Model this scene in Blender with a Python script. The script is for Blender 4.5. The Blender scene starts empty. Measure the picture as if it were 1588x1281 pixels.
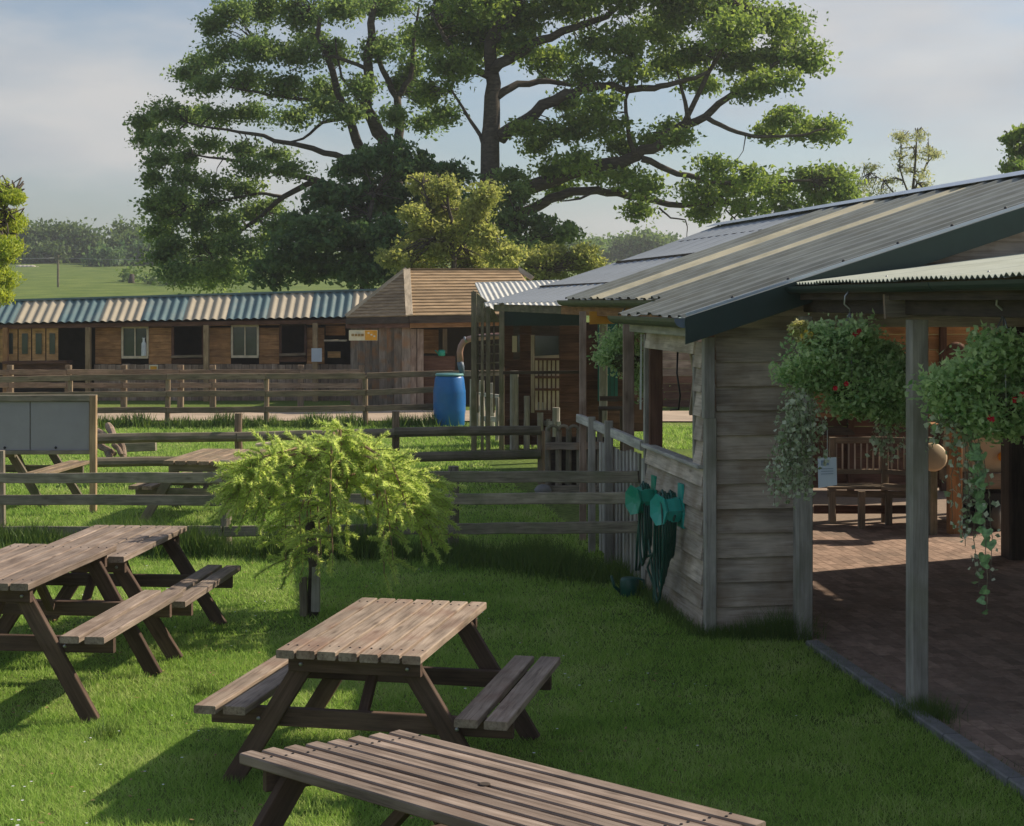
import bpy, bmesh, math, random
import numpy as np
from mathutils import Vector, Matrix, Quaternion

# ------------------------------------------------------------------ camera, sky, sun, exposure
scene = bpy.context.scene
COL = scene.collection
F, HC, HY = 2500.0, 2.5, 465.0          # focal length in photo pixels, eye height, horizon row

cam_d = bpy.data.cameras.new('camera'); cam = bpy.data.objects.new('camera', cam_d); COL.objects.link(cam)
cam.location = (0, 0, HC); cam.rotation_euler = (math.radians(90), 0, 0)
cam_d.sensor_width = 36; cam_d.lens = F/1588*36
cam_d.shift_y = -(640.5-HY)/1588
cam_d.clip_start = 0.1; cam_d.clip_end = 3000
scene.camera = cam

SUN = Vector((0.90, 0.43, 0.776)).normalized()
ELEV = math.asin(SUN.z); AZ = math.atan2(SUN.x, SUN.y)
world = bpy.data.worlds.new('World'); scene.world = world; world.use_nodes = True
nt = world.node_tree; nt.nodes.clear()
def wn(t): return nt.nodes.new(t)
out = wn('ShaderNodeOutputWorld'); bg = wn('ShaderNodeBackground'); sky = wn('ShaderNodeTexSky')
sky.sky_type = 'NISHITA'; sky.sun_disc = False; sky.sun_elevation = ELEV; sky.sun_rotation = AZ
sky.air_density = 1.0; sky.dust_density = 1.2; sky.ozone_density = 1.0
tc = wn('ShaderNodeTexCoord'); mp = wn('ShaderNodeMapping'); mp.inputs['Scale'].default_value = (1.3, 1.3, 4.2)
mp.inputs['Location'].default_value = (0.35, 0.1, 0.2)
nz = wn('ShaderNodeTexNoise'); nz.inputs['Scale'].default_value = 2.3; nz.inputs['Detail'].default_value = 7; nz.inputs['Roughness'].default_value = 0.52
rp = wn('ShaderNodeValToRGB'); rp.color_ramp.elements[0].position = 0.41; rp.color_ramp.elements[1].position = 0.70
rp.color_ramp.interpolation = 'EASE'
nz2 = wn('ShaderNodeTexNoise'); nz2.inputs['Scale'].default_value = 3.2; nz2.inputs['Detail'].default_value = 7
cr = wn('ShaderNodeValToRGB'); cr.color_ramp.elements[0].position = 0.40; cr.color_ramp.elements[1].position = 0.62
cr.color_ramp.elements[0].color = (3.4, 3.6, 3.95, 1); cr.color_ramp.elements[1].color = (5.0, 4.9, 4.8, 1)
mx = wn('ShaderNodeMixRGB'); mul = wn('ShaderNodeMath'); mul.operation = 'MULTIPLY'; mul.inputs[1].default_value = 0.93
L = nt.links.new
L(tc.outputs['Generated'], mp.inputs[0]); L(mp.outputs[0], nz.inputs['Vector']); L(mp.outputs[0], nz2.inputs['Vector'])
L(nz.outputs['Fac'], rp.inputs[0]); L(rp.outputs[0], mul.inputs[0]); L(mul.outputs[0], mx.inputs[0])
L(nz2.outputs['Fac'], cr.inputs[0]); tn = wn('ShaderNodeMixRGB'); tn.blend_type = 'MULTIPLY'; tn.inputs[0].default_value = 1; tn.inputs[2].default_value = (.66, .72, .78, 1); L(sky.outputs[0], tn.inputs[1]); L(tn.outputs[0], mx.inputs[1]); L(cr.outputs[0], mx.inputs[2])
L(mx.outputs[0], bg.inputs[0]); L(bg.outputs[0], out.inputs[0])
bg.inputs[1].default_value = 0.098

sd = bpy.data.lights.new('sun', 'SUN'); sd.energy = 4.1; sd.angle = math.radians(0.6); sd.color = (1.0, 0.87, 0.68)
so = bpy.data.objects.new('sun', sd); COL.objects.link(so); so.rotation_euler = SUN.to_track_quat('Z', 'Y').to_euler()
vs = scene.view_settings
vs.view_transform = 'Standard'; vs.look = 'None'; vs.gamma = 1; vs.use_curve_mapping = False; vs.exposure = 0.46
try:
    scene.cycles.max_bounces = 8; scene.cycles.diffuse_bounces = 6; scene.cycles.transparent_max_bounces = 6
except Exception: pass

# ------------------------------------------------------------------ pixel helpers (photo pixels -> metres)
def W(px, py, Y): return Vector(((px-794)/F*Y, Y, HC-(py-HY)/F*Y))
def G(px, py, z=0.0):
    Y = F*(HC-z)/(py-HY); return Vector(((px-794)*Y/F, Y, z))
rng = random.Random(7)
def ru(a, b): return rng.uniform(a, b)

# ------------------------------------------------------------------ materials
MATS = {}
def newmat(name):
    m = bpy.data.materials.new(name); m.use_nodes = True; n = m.node_tree; n.nodes.clear(); MATS[name] = m
    o = n.nodes.new('ShaderNodeOutputMaterial'); b = n.nodes.new('ShaderNodeBsdfPrincipled'); n.links.new(b.outputs[0], o.inputs[0])
    return m, n, b, o
def setin(b, k, v):
    if k in b.inputs: b.inputs[k].default_value = v
def ramp(n, c, pos=None):
    r = n.nodes.new('ShaderNodeValToRGB'); e = r.color_ramp.elements
    while len(e) < len(c): e.new(0.5)
    for i, x in enumerate(c):
        e[i].position = pos[i] if pos else i/(len(c)-1); e[i].color = (*x, 1)
    return r
def wood(name, c1, c2, c3=None, rough=0.85, grain=1.0, vary=0.35, stain=None, bump=0.5, stain_amt=0.5):
    """grain runs along local X; every board differs"""
    m, n, b, o = newmat(name); lk = n.links.new
    t = n.nodes.new('ShaderNodeTexCoord'); oi = n.nodes.new('ShaderNodeObjectInfo')
    off = n.nodes.new('ShaderNodeVectorMath'); off.operation = 'SCALE'
    cmb = n.nodes.new('ShaderNodeCombineXYZ')
    lk(oi.outputs['Random'], cmb.inputs[0]); lk(oi.outputs['Random'], cmb.inputs[1]); lk(oi.outputs['Random'], cmb.inputs[2])
    lk(cmb.outputs[0], off.inputs[0]); off.inputs['Scale'].default_value = 37.0
    add = n.nodes.new('ShaderNodeVectorMath'); add.operation = 'ADD'
    lk(t.outputs['Object'], add.inputs[0]); lk(off.outputs[0], add.inputs[1])
    mp = n.nodes.new('ShaderNodeMapping'); mp.inputs['Scale'].default_value = (1.6*grain, 34*grain, 34*grain); lk(add.outputs[0], mp.inputs[0])
    nz = n.nodes.new('ShaderNodeTexNoise'); nz.inputs['Scale'].default_value = 1.6; nz.inputs['Detail'].default_value = 6; nz.inputs['Roughness'].default_value = 0.65
    nz.inputs['Distortion'].default_value = 0.6; lk(mp.outputs[0], nz.inputs['Vector'])
    mp2 = n.nodes.new('ShaderNodeMapping'); mp2.inputs['Scale'].default_value = (2.2, 7, 7); lk(add.outputs[0], mp2.inputs[0])
    n2 = n.nodes.new('ShaderNodeTexNoise'); n2.inputs['Scale'].default_value = 1.4; n2.inputs['Detail'].default_value = 5; lk(mp2.outputs[0], n2.inputs['Vector'])
    cols = [c1, c2] if c3 is None else [c1, c2, c3]
    r = ramp(n, cols, [0.32, 0.68] if c3 is None else [0.3, 0.5, 0.72]); lk(nz.outputs['Fac'], r.inputs[0])
    mr = n.nodes.new('ShaderNodeMapRange'); mr.inputs['To Min'].default_value = 1-vary; mr.inputs['To Max'].default_value = 1+vary; lk(oi.outputs['Random'], mr.inputs['Value'])
    n2r = n.nodes.new('ShaderNodeMapRange'); n2r.inputs['From Min'].default_value = .3; n2r.inputs['From Max'].default_value = .7
    n2r.inputs['To Min'].default_value = .68; n2r.inputs['To Max'].default_value = 1.22; lk(n2.outputs['Fac'], n2r.inputs['Value'])
    mm = n.nodes.new('ShaderNodeMath'); mm.operation = 'MULTIPLY'; lk(mr.outputs[0], mm.inputs[0]); lk(n2r.outputs[0], mm.inputs[1])
    sc = n.nodes.new('ShaderNodeVectorMath'); sc.operation = 'SCALE'; lk(r.outputs[0], sc.inputs[0]); lk(mm.outputs[0], sc.inputs['Scale'])
    last = sc.outputs[0]
    mk = n.nodes.new('ShaderNodeMapping'); mk.inputs['Scale'].default_value = (2.6, 8.5, 8.5); lk(add.outputs[0], mk.inputs[0])
    vo = n.nodes.new('ShaderNodeTexVoronoi'); vo.inputs['Scale'].default_value = 1.0; lk(mk.outputs[0], vo.inputs['Vector'])
    kr = ramp(n, [(.75, .75, .75), (.35, .35, .35), (0, 0, 0)], [0.0, 0.09, 0.17]); lk(vo.outputs['Distance'], kr.inputs[0])
    kx = n.nodes.new('ShaderNodeMixRGB'); lk(kr.outputs[0], kx.inputs[0]); lk(last, kx.inputs[1]); kx.inputs[2].default_value = (c1[0]*.35, c1[1]*.3, c1[2]*.28, 1); last = kx.outputs[0]
    if stain:
        n3 = n.nodes.new('ShaderNodeTexNoise'); n3.inputs['Scale'].default_value = 3.1; n3.inputs['Detail'].default_value = 5; lk(add.outputs[0], n3.inputs['Vector'])
        r3 = ramp(n, [(0, 0, 0), (stain_amt,)*3], [0.48, 0.66]); lk(n3.outputs['Fac'], r3.inputs[0])
        x = n.nodes.new('ShaderNodeMixRGB'); lk(r3.outputs[0], x.inputs[0]); lk(last, x.inputs[1]); x.inputs[2].default_value = (*stain, 1); last = x.outputs[0]
    lk(last, b.inputs['Base Color']); setin(b, 'Roughness', rough); setin(b, 'Specular IOR Level', 0.25)
    bp = n.nodes.new('ShaderNodeBump'); bp.inputs['Strength'].default_value = bump; bp.inputs['Distance'].default_value = 0.004
    lk(nz.outputs['Fac'], bp.inputs['Height']); lk(bp.outputs[0], b.inputs['Normal'])
    return m
def plain(name, c, rough=0.6, metal=0.0, var=0.15, scale=6, spec=0.4, dirt=None, dirt_amt=0.5):
    m, n, b, o = newmat(name); lk = n.links.new
    t = n.nodes.new('ShaderNodeTexCoord'); nz = n.nodes.new('ShaderNodeTexNoise'); nz.inputs['Scale'].default_value = scale; nz.inputs['Detail'].default_value = 6
    lk(t.outputs['Object'], nz.inputs['Vector'])
    r = ramp(n, [tuple(x*(1-var) for x in c), tuple(min(1, x*(1+var)) for x in c)], [0.3, 0.7]); lk(nz.outputs['Fac'], r.inputs[0]); last = r.outputs[0]
    if dirt:
        n3 = n.nodes.new('ShaderNodeTexNoise'); n3.inputs['Scale'].default_value = scale*.6; n3.inputs['Detail'].default_value = 8; n3.inputs['Roughness'].default_value = .7; lk(t.outputs['Object'], n3.inputs['Vector'])
        r3 = ramp(n, [(0, 0, 0), (dirt_amt,)*3], [0.47, 0.68]); lk(n3.outputs['Fac'], r3.inputs[0])
        x = n.nodes.new('ShaderNodeMixRGB'); lk(r3.outputs[0], x.inputs[0]); lk(last, x.inputs[1]); x.inputs[2].default_value = (*dirt, 1); last = x.outputs[0]
    lk(last, b.inputs['Base Color']); setin(b, 'Roughness', rough); setin(b, 'Metallic', metal); setin(b, 'Specular IOR Level', spec)
    return m
def leafmat(name, ca, cb, trans=0.35, tcol=None, rough=0.55):
    """ca..cb by the per-leaf 'tint' attribute"""
    m, n, b, o = newmat(name); lk = n.links.new
    a = n.nodes.new('ShaderNodeAttribute'); a.attribute_name = 'tint'
    r = ramp(n, [ca, cb]) ; lk(a.outputs['Fac'], r.inputs[0])
    lk(r.outputs[0], b.inputs['Base Color']); setin(b, 'Roughness', rough); setin(b, 'Specular IOR Level', 0.3)
    tr = n.nodes.new('ShaderNodeBsdfTranslucent')
    hs = n.nodes.new('ShaderNodeHueSaturation'); hs.inputs['Hue'].default_value = 0.485; hs.inputs['Saturation'].default_value = 1.1; hs.inputs['Value'].default_value = 1.7
    lk(r.outputs[0], hs.inputs['Color']); lk(hs.outputs[0], tr.inputs[0])
    ms = n.nodes.new('ShaderNodeMixShader'); ms.inputs[0].default_value = trans; lk(b.outputs[0], ms.inputs[1]); lk(tr.outputs[0], ms.inputs[2]); lk(ms.outputs[0], o.inputs[0])
    return m

wood('table_top', (.16, .12, .09), (.34, .265, .205), (.43, .35, .28), vary=.18, stain=(.20, .10, .07), stain_amt=.45)
wood('table_red', (.14, .105, .085), (.27, .21, .172), (.36, .295, .25), vary=.2, stain=(.15, .105, .08), stain_amt=.5)
wood('table_frame', (.075, .047, .035), (.15, .097, .072), vary=.2, stain=(.16, .12, .09), stain_amt=.3)
wood('grey_board', (.34, .27, .215), (.54, .455, .38), (.63, .55, .48), vary=.24, stain=(.27, .19, .12), stain_amt=.5)
wood('grey_post', (.30, .28, .25), (.46, .43, .39), vary=.1, stain=(.22, .22, .15), stain_amt=.5)
wood('fence_wood', (.16, .135, .105), (.29, .25, .195), (.37, .325, .26), vary=.22, stain=(.13, .14, .08), stain_amt=.6)
wood('fence_far', (.17, .12, .08), (.36, .27, .19), vary=.2, stain=(.16, .15, .09), stain_amt=.4)
wood('fence_dark', (.15, .125, .09), (.28, .24, .175), vary=.2, stain=(.08, .10, .04), stain_amt=.6)
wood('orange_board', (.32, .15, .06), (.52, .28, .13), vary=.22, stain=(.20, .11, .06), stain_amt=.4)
wood('pine_bright', (.50, .27, .10), (.72, .44, .20), vary=.12)
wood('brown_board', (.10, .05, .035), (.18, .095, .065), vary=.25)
wood('dark_board', (.06, .045, .037), (.11, .085, .065), vary=.2)
wood('vertical_board', (.25, .18, .14), (.42, .32, .26), vary=.22, stain=(.15, .09, .06), stain_amt=.5)
wood('slab_board', (.17, .14, .115), (.33, .28, .235), vary=.28, stain=(.36, .18, .08), stain_amt=.7)
wood('batten_wood', (.27, .18, .10), (.46, .33, .20), vary=.18)
wood('pale_timber', (.42, .34, .24), (.60, .50, .37), vary=.1)
wood('pale_weathered', (.40, .38, .34), (.62, .60, .55), vary=.15, stain=(.25, .24, .2), stain_amt=.4)
wood('oak_bench', (.18, .14, .10), (.34, .27, .20), vary=.15)
wood('bark', (.05, .042, .034), (.12, .10, .08), grain=.25, bump=1.0, vary=.05)
wood('log_wood', (.17, .12, .09), (.36, .27, .20), vary=.25)
plain('roof_grey', (.185, .20, .18), rough=.5, metal=.1, var=.25, scale=2.5, dirt=(.12, .115, .08), dirt_amt=.7)
plain('roof_pale', (.33, .36, .39), rough=.55, metal=.1, var=.14, scale=1.6, dirt=(.24, .25, .24), dirt_amt=.6)
plain('roof_cream', (.50, .46, .33), rough=.65, var=.15, scale=3, dirt=(.27, .26, .18), dirt_amt=.7)
plain('porch_sheet', (.52, .55, .46), rough=.6, var=.08, scale=3, dirt=(.36, .38, .28), dirt_amt=.5)
plain('ridge_metal', (.48, .54, .62), rough=.35, metal=.5, var=.08)
plain('green_fascia', (.022, .045, .038), rough=.5, var=.12)
plain('gutter_green', (.085, .10, .07), rough=.5, var=.15, scale=8, dirt=(.15, .16, .08), dirt_amt=.5)
plain('cap_blue', (.12, .16, .21), rough=.5)
plain('teal_sheet', (.115, .19, .205), rough=.55, var=.15, scale=3, dirt=(.22, .24, .22), dirt_amt=.5)
plain('cream_sheet', (.44, .385, .29), rough=.6, var=.1, scale=3, dirt=(.42, .36, .26), dirt_amt=.5)
plain('barrel_blue', (.006, .14, .44), rough=.38, var=.08, spec=.5, dirt=(.04, .18, .40), dirt_amt=.35)
plain('barrel_lid', (.12, .30, .30), rough=.5)
plain('pipe_brown', (.36, .20, .15), rough=.45, var=.1, spec=.5)
plain('hose_green', (.012, .085, .06), rough=.4, var=.2, spec=.5)
plain('bright_green', (.01, .33, .22), rough=.35, var=.12, spec=.5)
plain('teal_green', (.03, .42, .36), rough=.4, var=.12, spec=.5)
plain('teal_door', (.03, .15, .125), rough=.6)
plain('dark_metal', (.03, .03, .032), rough=.5, metal=.3)
plain('steel', (.35, .36, .37), rough=.4, metal=.8)
plain('white_paper', (.62, .68, .78), rough=.6, var=.04)
plain('ink_blue', (.22, .30, .42), rough=.6)
plain('white_pole', (.62, .64, .64), rough=.5)
plain('sign_yellow', (.72, .60, .24), rough=.55)
plain('sign_orange', (.75, .36, .03), rough=.55)
plain('sign_cream', (.78, .73, .52), rough=.55)
plain('print_brown', (.36, .24, .08), rough=.6)
plain('notice_grey', (.33, .32, .34), rough=.55, var=.07, scale=2.5, dirt=(.24, .23, .23), dirt_amt=.4)
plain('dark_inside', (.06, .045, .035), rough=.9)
plain('tan_body', (.60, .46, .29), rough=.5, var=.1)
plain('tyre_grey', (.14, .13, .11), rough=.9)
plain('hub_tan', (.30, .27, .2), rough=.7)
plain('amber', (.8, .3, .01), rough=.3)
plain('red_petal', (.55, .01, .03), rough=.6)
plain('yellow_petal', (.8, .6, .1), rough=.6)
plain('heart_leaf', (.20, .34, .15), rough=.5, scale=60, var=.5)
plain('moss', (.07, .075, .035), rough=1, scale=30, var=.4)
plain('kerb_stone', (.24, .235, .24), rough=.9, var=.18, scale=9, dirt=(.12, .13, .10), dirt_amt=.5)
plain('cable_black', (.02, .02, .022), rough=.5)
plain('cream_paint', (.62, .52, .38), rough=.6)
plain('window_glass', (.05, .065, .06), rough=.08, spec=.8, var=.3, scale=3)
plain('wool', (.55, .50, .42), rough=1)
plain('bottle_white', (.75, .78, .8), rough=.4)

def brickmat():
    m, n, b, o = newmat('paving_brick'); lk = n.links.new
    g = n.nodes.new('ShaderNodeNewGeometry'); nz = n.nodes.new('ShaderNodeTexNoise'); nz.inputs['Scale'].default_value = 22; nz.inputs['Detail'].default_value = 6
    lk(g.outputs['Position'], nz.inputs['Vector'])
    r = ramp(n, [(.28, .195, .155), (.44, .31, .245)], [.3, .7]); lk(nz.outputs['Fac'], r.inputs[0])
    n2 = n.nodes.new('ShaderNodeTexNoise'); n2.inputs['Scale'].default_value = 1.3; n2.inputs['Detail'].default_value = 6; lk(g.outputs['Position'], n2.inputs['Vector'])
    r2 = ramp(n, [(0, 0, 0), (.6, .6, .6)], [.5, .72]); lk(n2.outputs['Fac'], r2.inputs[0])
    a = n.nodes.new('ShaderNodeAttribute'); a.attribute_name = 'tint'
    oi = n.nodes.new('ShaderNodeObjectInfo'); ad = n.nodes.new('ShaderNodeMath'); ad.operation = 'ADD'; lk(a.outputs['Fac'], ad.inputs[0]); lk(oi.outputs['Random'], ad.inputs[1])
    fr = n.nodes.new('ShaderNodeMath'); fr.operation = 'FRACT'; lk(ad.outputs[0], fr.inputs[0])
    mr = n.nodes.new('ShaderNodeMapRange'); mr.inputs['To Min'].default_value = .7; mr.inputs['To Max'].default_value = 1.2; lk(fr.outputs[0], mr.inputs['Value'])
    sc = n.nodes.new('ShaderNodeVectorMath'); sc.operation = 'SCALE'; lk(r.outputs[0], sc.inputs[0]); lk(mr.outputs[0], sc.inputs['Scale'])
    x = n.nodes.new('ShaderNodeMixRGB'); lk(r2.outputs[0], x.inputs[0]); lk(sc.outputs[0], x.inputs[1]); x.inputs[2].default_value = (.22, .18, .15, 1)
    lk(x.outputs[0], b.inputs['Base Color']); setin(b, 'Roughness', .9); setin(b, 'Specular IOR Level', .2)
brickmat()
plain('sand_joint', (.30, .23, .18), rough=1, scale=20)

def groundmat():
    m, n, b, o = newmat('ground_grass'); lk = n.links.new
    g = n.nodes.new('ShaderNodeNewGeometry'); 
    nz = n.nodes.new('ShaderNodeTexNoise'); nz.inputs['Scale'].default_value = .35; nz.inputs['Detail'].default_value = 6; lk(g.outputs['Position'], nz.inputs['Vector'])
    r = ramp(n, [(.10, .16, .035), (.18, .235, .06)], [.35, .65]); lk(nz.outputs['Fac'], r.inputs[0])
    n2 = n.nodes.new('ShaderNodeTexNoise'); n2.inputs['Scale'].default_value = 14; n2.inputs['Detail'].default_value = 6; lk(g.outputs['Position'], n2.inputs['Vector'])
    mr = n.nodes.new('ShaderNodeMapRange'); mr.inputs['From Min'].default_value = .3; mr.inputs['From Max'].default_value = .7; mr.inputs['To Min'].default_value = .55; mr.inputs['To Max'].default_value = 1.25; lk(n2.outputs['Fac'], mr.inputs['Value'])
    sc = n.nodes.new('ShaderNodeVectorMath'); sc.operation = 'SCALE'; lk(r.outputs[0], sc.inputs[0]); lk(mr.outputs[0], sc.inputs['Scale'])
    lk(sc.outputs[0], b.inputs['Base Color']); setin(b, 'Roughness', 1.0); setin(b, 'Specular IOR Level', .1)
    bp = n.nodes.new('ShaderNodeBump'); bp.inputs['Strength'].default_value = .7; bp.inputs['Distance'].default_value = .03; lk(n2.outputs['Fac'], bp.inputs['Height']); lk(bp.outputs[0], b.inputs['Normal'])
groundmat()
def grassmat():
    m, n, b, o = newmat('grass_blade'); lk = n.links.new
    g = n.nodes.new('ShaderNodeNewGeometry'); a = n.nodes.new('ShaderNodeAttribute'); a.attribute_name = 'tint'
    nz = n.nodes.new('ShaderNodeTexNoise'); nz.inputs['Scale'].default_value = 1.3; nz.inputs['Detail'].default_value = 9; nz.inputs['Roughness'].default_value = .7; lk(g.outputs['Position'], nz.inputs['Vector'])
    mx_ = n.nodes.new('ShaderNodeMath'); mx_.operation = 'MULTIPLY_ADD'; mx_.inputs[1].default_value = .55; lk(a.outputs['Fac'], mx_.inputs[0])
    m2 = n.nodes.new('ShaderNodeMath'); m2.operation = 'MULTIPLY_ADD'; m2.inputs[1].default_value = 2.0; m2.inputs[2].default_value = -.78; lk(nz.outputs['Fac'], m2.inputs[0]); lk(m2.outputs[0], mx_.inputs[2])
    r = ramp(n, [(.20, .35, .07), (.36, .55, .10), (.60, .66, .27)], [.0, .5, 1.0]); lk(mx_.outputs[0], r.inputs[0])
    lk(r.outputs[0], b.inputs['Base Color']); setin(b, 'Roughness', .6); setin(b, 'Specular IOR Level', .25)
    tr = n.nodes.new('ShaderNodeBsdfTranslucent'); lk(r.outputs[0], tr.inputs[0])
    ms = n.nodes.new('ShaderNodeMixShader'); ms.inputs[0].default_value = .45; lk(b.outputs[0], ms.inputs[1]); lk(tr.outputs[0], ms.inputs[2]); lk(ms.outputs[0], o.inputs[0])
grassmat()
leafmat('oak_leaf', (.085, .16, .045), (.27, .36, .09), trans=.5)
leafmat('lime_leaf', (.085, .16, .06), (.25, .34, .11), trans=.5)
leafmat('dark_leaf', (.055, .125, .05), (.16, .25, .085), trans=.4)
leafmat('yellow_leaf', (.18, .235, .06), (.40, .42, .15), trans=.5)
leafmat('willow_leaf', (.24, .34, .05), (.50, .56, .10))
leafmat('birch_leaf', (.26, .30, .14), (.46, .48, .25), trans=.5)
leafmat('far_leaf', (.07, .14, .04), (.20, .29, .08), trans=.4)
leafmat('wood_leaf', (.045, .095, .028), (.15, .22, .06), trans=.35)
leafmat('larch_needle', (.22, .34, .08), (.58, .68, .25), trans=.5)
leafmat('basket_leaf', (.13, .27, .09), (.54, .66, .34), trans=.4)
leafmat('ivy_leaf', (.20, .28, .13), (.64, .68, .54), trans=.3)
leafmat('weed_leaf', (.06, .12, .03), (.18, .26, .06), trans=.3)
leafmat('tip_leaf', (.30, .34, .08), (.62, .58, .30), trans=.3)

# ------------------------------------------------------------------ object helpers
BM = {}       # object name -> matrix from build coordinates to that object's local space
def link(o, parent=None, Mb=None):
    COL.objects.link(o)
    Mb = Mb or Matrix.Identity(4)
    if parent is not None:
        o.parent = parent; o.matrix_basis = BM[parent.name] @ Mb
    else:
        o.matrix_basis = Mb
    BM[o.name] = Mb.inverted()
    return o
def thing(name, label, cat, loc=(0, 0, 0), rot=None, group=None, local=False):
    o = bpy.data.objects.new(name, None); o.empty_display_size = .2
    M = Matrix.Translation(Vector(loc))
    if rot is not None: M = M @ rot
    link(o, None, M)
    if local: BM[o.name] = Matrix.Identity(4)       # children are given in the thing's own frame
    o['label'] = label; o['category'] = cat
    if group: o['group'] = group
    return o
def tag(o, label, cat, group=None, kind=None):
    o['label'] = label
    if cat: o['category'] = cat
    if group: o['group'] = group
    if kind: o['kind'] = kind
    return o
def mkobj(name, verts, faces, mat, parent=None, Mb=None, smooth=False, me=None):
    if me is None:
        me = bpy.data.meshes.new(name); me.from_pydata([tuple(v) for v in verts], [], faces)
        if mat: me.materials.append(MATS[mat])
        if smooth:
            me.polygons.foreach_set('use_smooth', [True]*len(me.polygons))
    return link(bpy.data.objects.new(name, me), parent, Mb)
def struct(o): o['kind'] = 'structure'; return o
def stuff(o): o['kind'] = 'stuff'; return o

CACHE = {}
def frame(p0, p1, up=(0, 0, 1)):
    p0, p1 = Vector(p0), Vector(p1); x = (p1-p0).normalized(); u = Vector(up)
    if abs(x.dot(u)) > .98: u = Vector((0, 1, 0))
    y = u.cross(x).normalized(); z = x.cross(y)
    return Matrix(((x.x, y.x, z.x, p0.x), (x.y, y.y, z.y, p0.y), (x.z, y.z, z.z, p0.z), (0, 0, 0, 1)))
def prism_mesh(name, L_, prof, mat, seg=1, jit=0.0, r=None, taper=1.0):
    n = len(prof); vs_, fs = [], []
    for s in range(seg+1):
        t = s/seg; k = 1+(taper-1)*t
        dy = (r.uniform(-jit, jit) if jit else 0); dz = (r.uniform(-jit, jit) if jit else 0)
        for (y, z) in prof: vs_.append((L_*t, y*k+dy, z*k+dz))
    for s in range(seg):
        for i in range(n):
            a = s*n+i; b_ = s*n+(i+1) % n; fs.append((a, b_, b_+n, a+n))
    fs.append(tuple(range(n))[::-1]); fs.append(tuple(range(seg*n, seg*n+n)))
    me = bpy.data.meshes.new(name); me.from_pydata(vs_, [], fs); me.materials.append(MATS[mat]); return me
def rectprof(w, h, c):
    a, b_ = w/2, h/2
    if c <= 0: return [(-a, -b_), (a, -b_), (a, b_), (-a, b_)]
    return [(-a+c, -b_), (a-c, -b_), (a, -b_+c), (a, b_-c), (a-c, b_), (-a+c, b_), (-a, b_-c), (-a, -b_+c)]
def beam(name, p0, p1, w, h, mat, parent=None, c=0.0, seg=1, jit=0.0, up=(0, 0, 1), roll=0.0, taper=1.0):
    p0, p1 = Vector(p0), Vector(p1); L_ = (p1-p0).length
    key = (round(L_, 3), round(w, 4), round(h, 4), mat, round(c, 4), seg, taper)
    if jit or key not in CACHE:
        me = prism_mesh(name, L_, rectprof(w, h, c), mat, seg, jit, rng, taper)
        if not jit: CACHE[key] = me
    else: me = CACHE[key]
    M = frame(p0, p1, up)
    if roll: M = M @ Matrix.Rotation(roll, 4, 'X')
    return mkobj(name, None, None, None, parent, M, me=me)
def pole(name, p0, p1, r0, mat, parent=None, n=8, seg=3, jit=0.004, taper=.92):
    p0, p1 = Vector(p0), Vector(p1)
    prof = [(r0*math.cos(2*math.pi*i/n)*ru(.94, 1.05), r0*math.sin(2*math.pi*i/n)*ru(.94, 1.05)) for i in range(n)]
    me = prism_mesh(name, (p1-p0).length, prof, mat, seg, jit, rng, taper)
    return mkobj(name, None, None, None, parent, frame(p0, p1), me=me)
def tube(name, pts, rad, mat, parent=None, n=8, smooth=True, cap=True):
    pts = [Vector(p) for p in pts]
    rad = [rad]*len(pts) if isinstance(rad, (int, float)) else rad
    o0 = pts[0].copy(); vs_, fs = tube_geo(pts, rad, n, o0)
    return mkobj(name, vs_, fs, mat, parent, Matrix.Translation(o0), smooth)
def tube_geo(pts, rad, n, o0, base=0):
    vs_, fs = [], []
    t = (pts[1]-pts[0]).normalized(); nrm = t.orthogonal().normalized()
    for i, p in enumerate(pts):
        if i: 
            t2 = (pts[min(i+1, len(pts)-1)]-pts[i-1]).normalized(); q = t.rotation_difference(t2); nrm = (q @ nrm).normalized(); t = t2
        b_ = t.cross(nrm)
        for k in range(n):
            a = 2*math.pi*k/n; vs_.append(p-o0+(nrm*math.cos(a)+b_*math.sin(a))*rad[i])
    for i in range(len(pts)-1):
        for k in range(n):
            a = base+i*n+k; c_ = base+i*n+(k+1) % n; fs.append((a, c_, c_+n, a+n))
    fs.append(tuple(base+k for k in range(n))[::-1]); fs.append(tuple(base+(len(pts)-1)*n+k for k in range(n)))
    return vs_, fs
def lathe(name, prof, mat, loc, parent=None, n=24, smooth=True, axis=None):
    vs_, fs = [], []
    for (r, z) in prof:
        for k in range(n): a = 2*math.pi*k/n; vs_.append((r*math.cos(a), r*math.sin(a), z))
    for i in range(len(prof)-1):
        for k in range(n): a = i*n+k; b_ = i*n+(k+1) % n; fs.append((a, b_, b_+n, a+n))
    fs.append(tuple(range(n))[::-1]); fs.append(tuple(range((len(prof)-1)*n, len(prof)*n)))
    M = Matrix.Translation(Vector(loc))
    if axis is not None: M = M @ Vector(axis).to_track_quat('Z', 'Y').to_matrix().to_4x4()
    return mkobj(name, vs_, fs, mat, parent, M, smooth)
def panel(name, quad, th, mat, parent=None):
    """quad of build points with thickness behind it"""
    q = [Vector(p) for p in quad]; nn = (q[1]-q[0]).cross(q[2]-q[0]).normalized()*th; o0 = q[0].copy()
    n = len(q); vs_ = [p-o0 for p in q]+[p-o0-nn for p in q]
    fs = [tuple(range(n)), tuple(range(n, 2*n))[::-1]]+[(i, i+n, (i+1) % n+n, (i+1) % n) for i in range(n)]
    return mkobj(name, vs_, fs, mat, parent, Matrix.Translation(o0))
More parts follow.
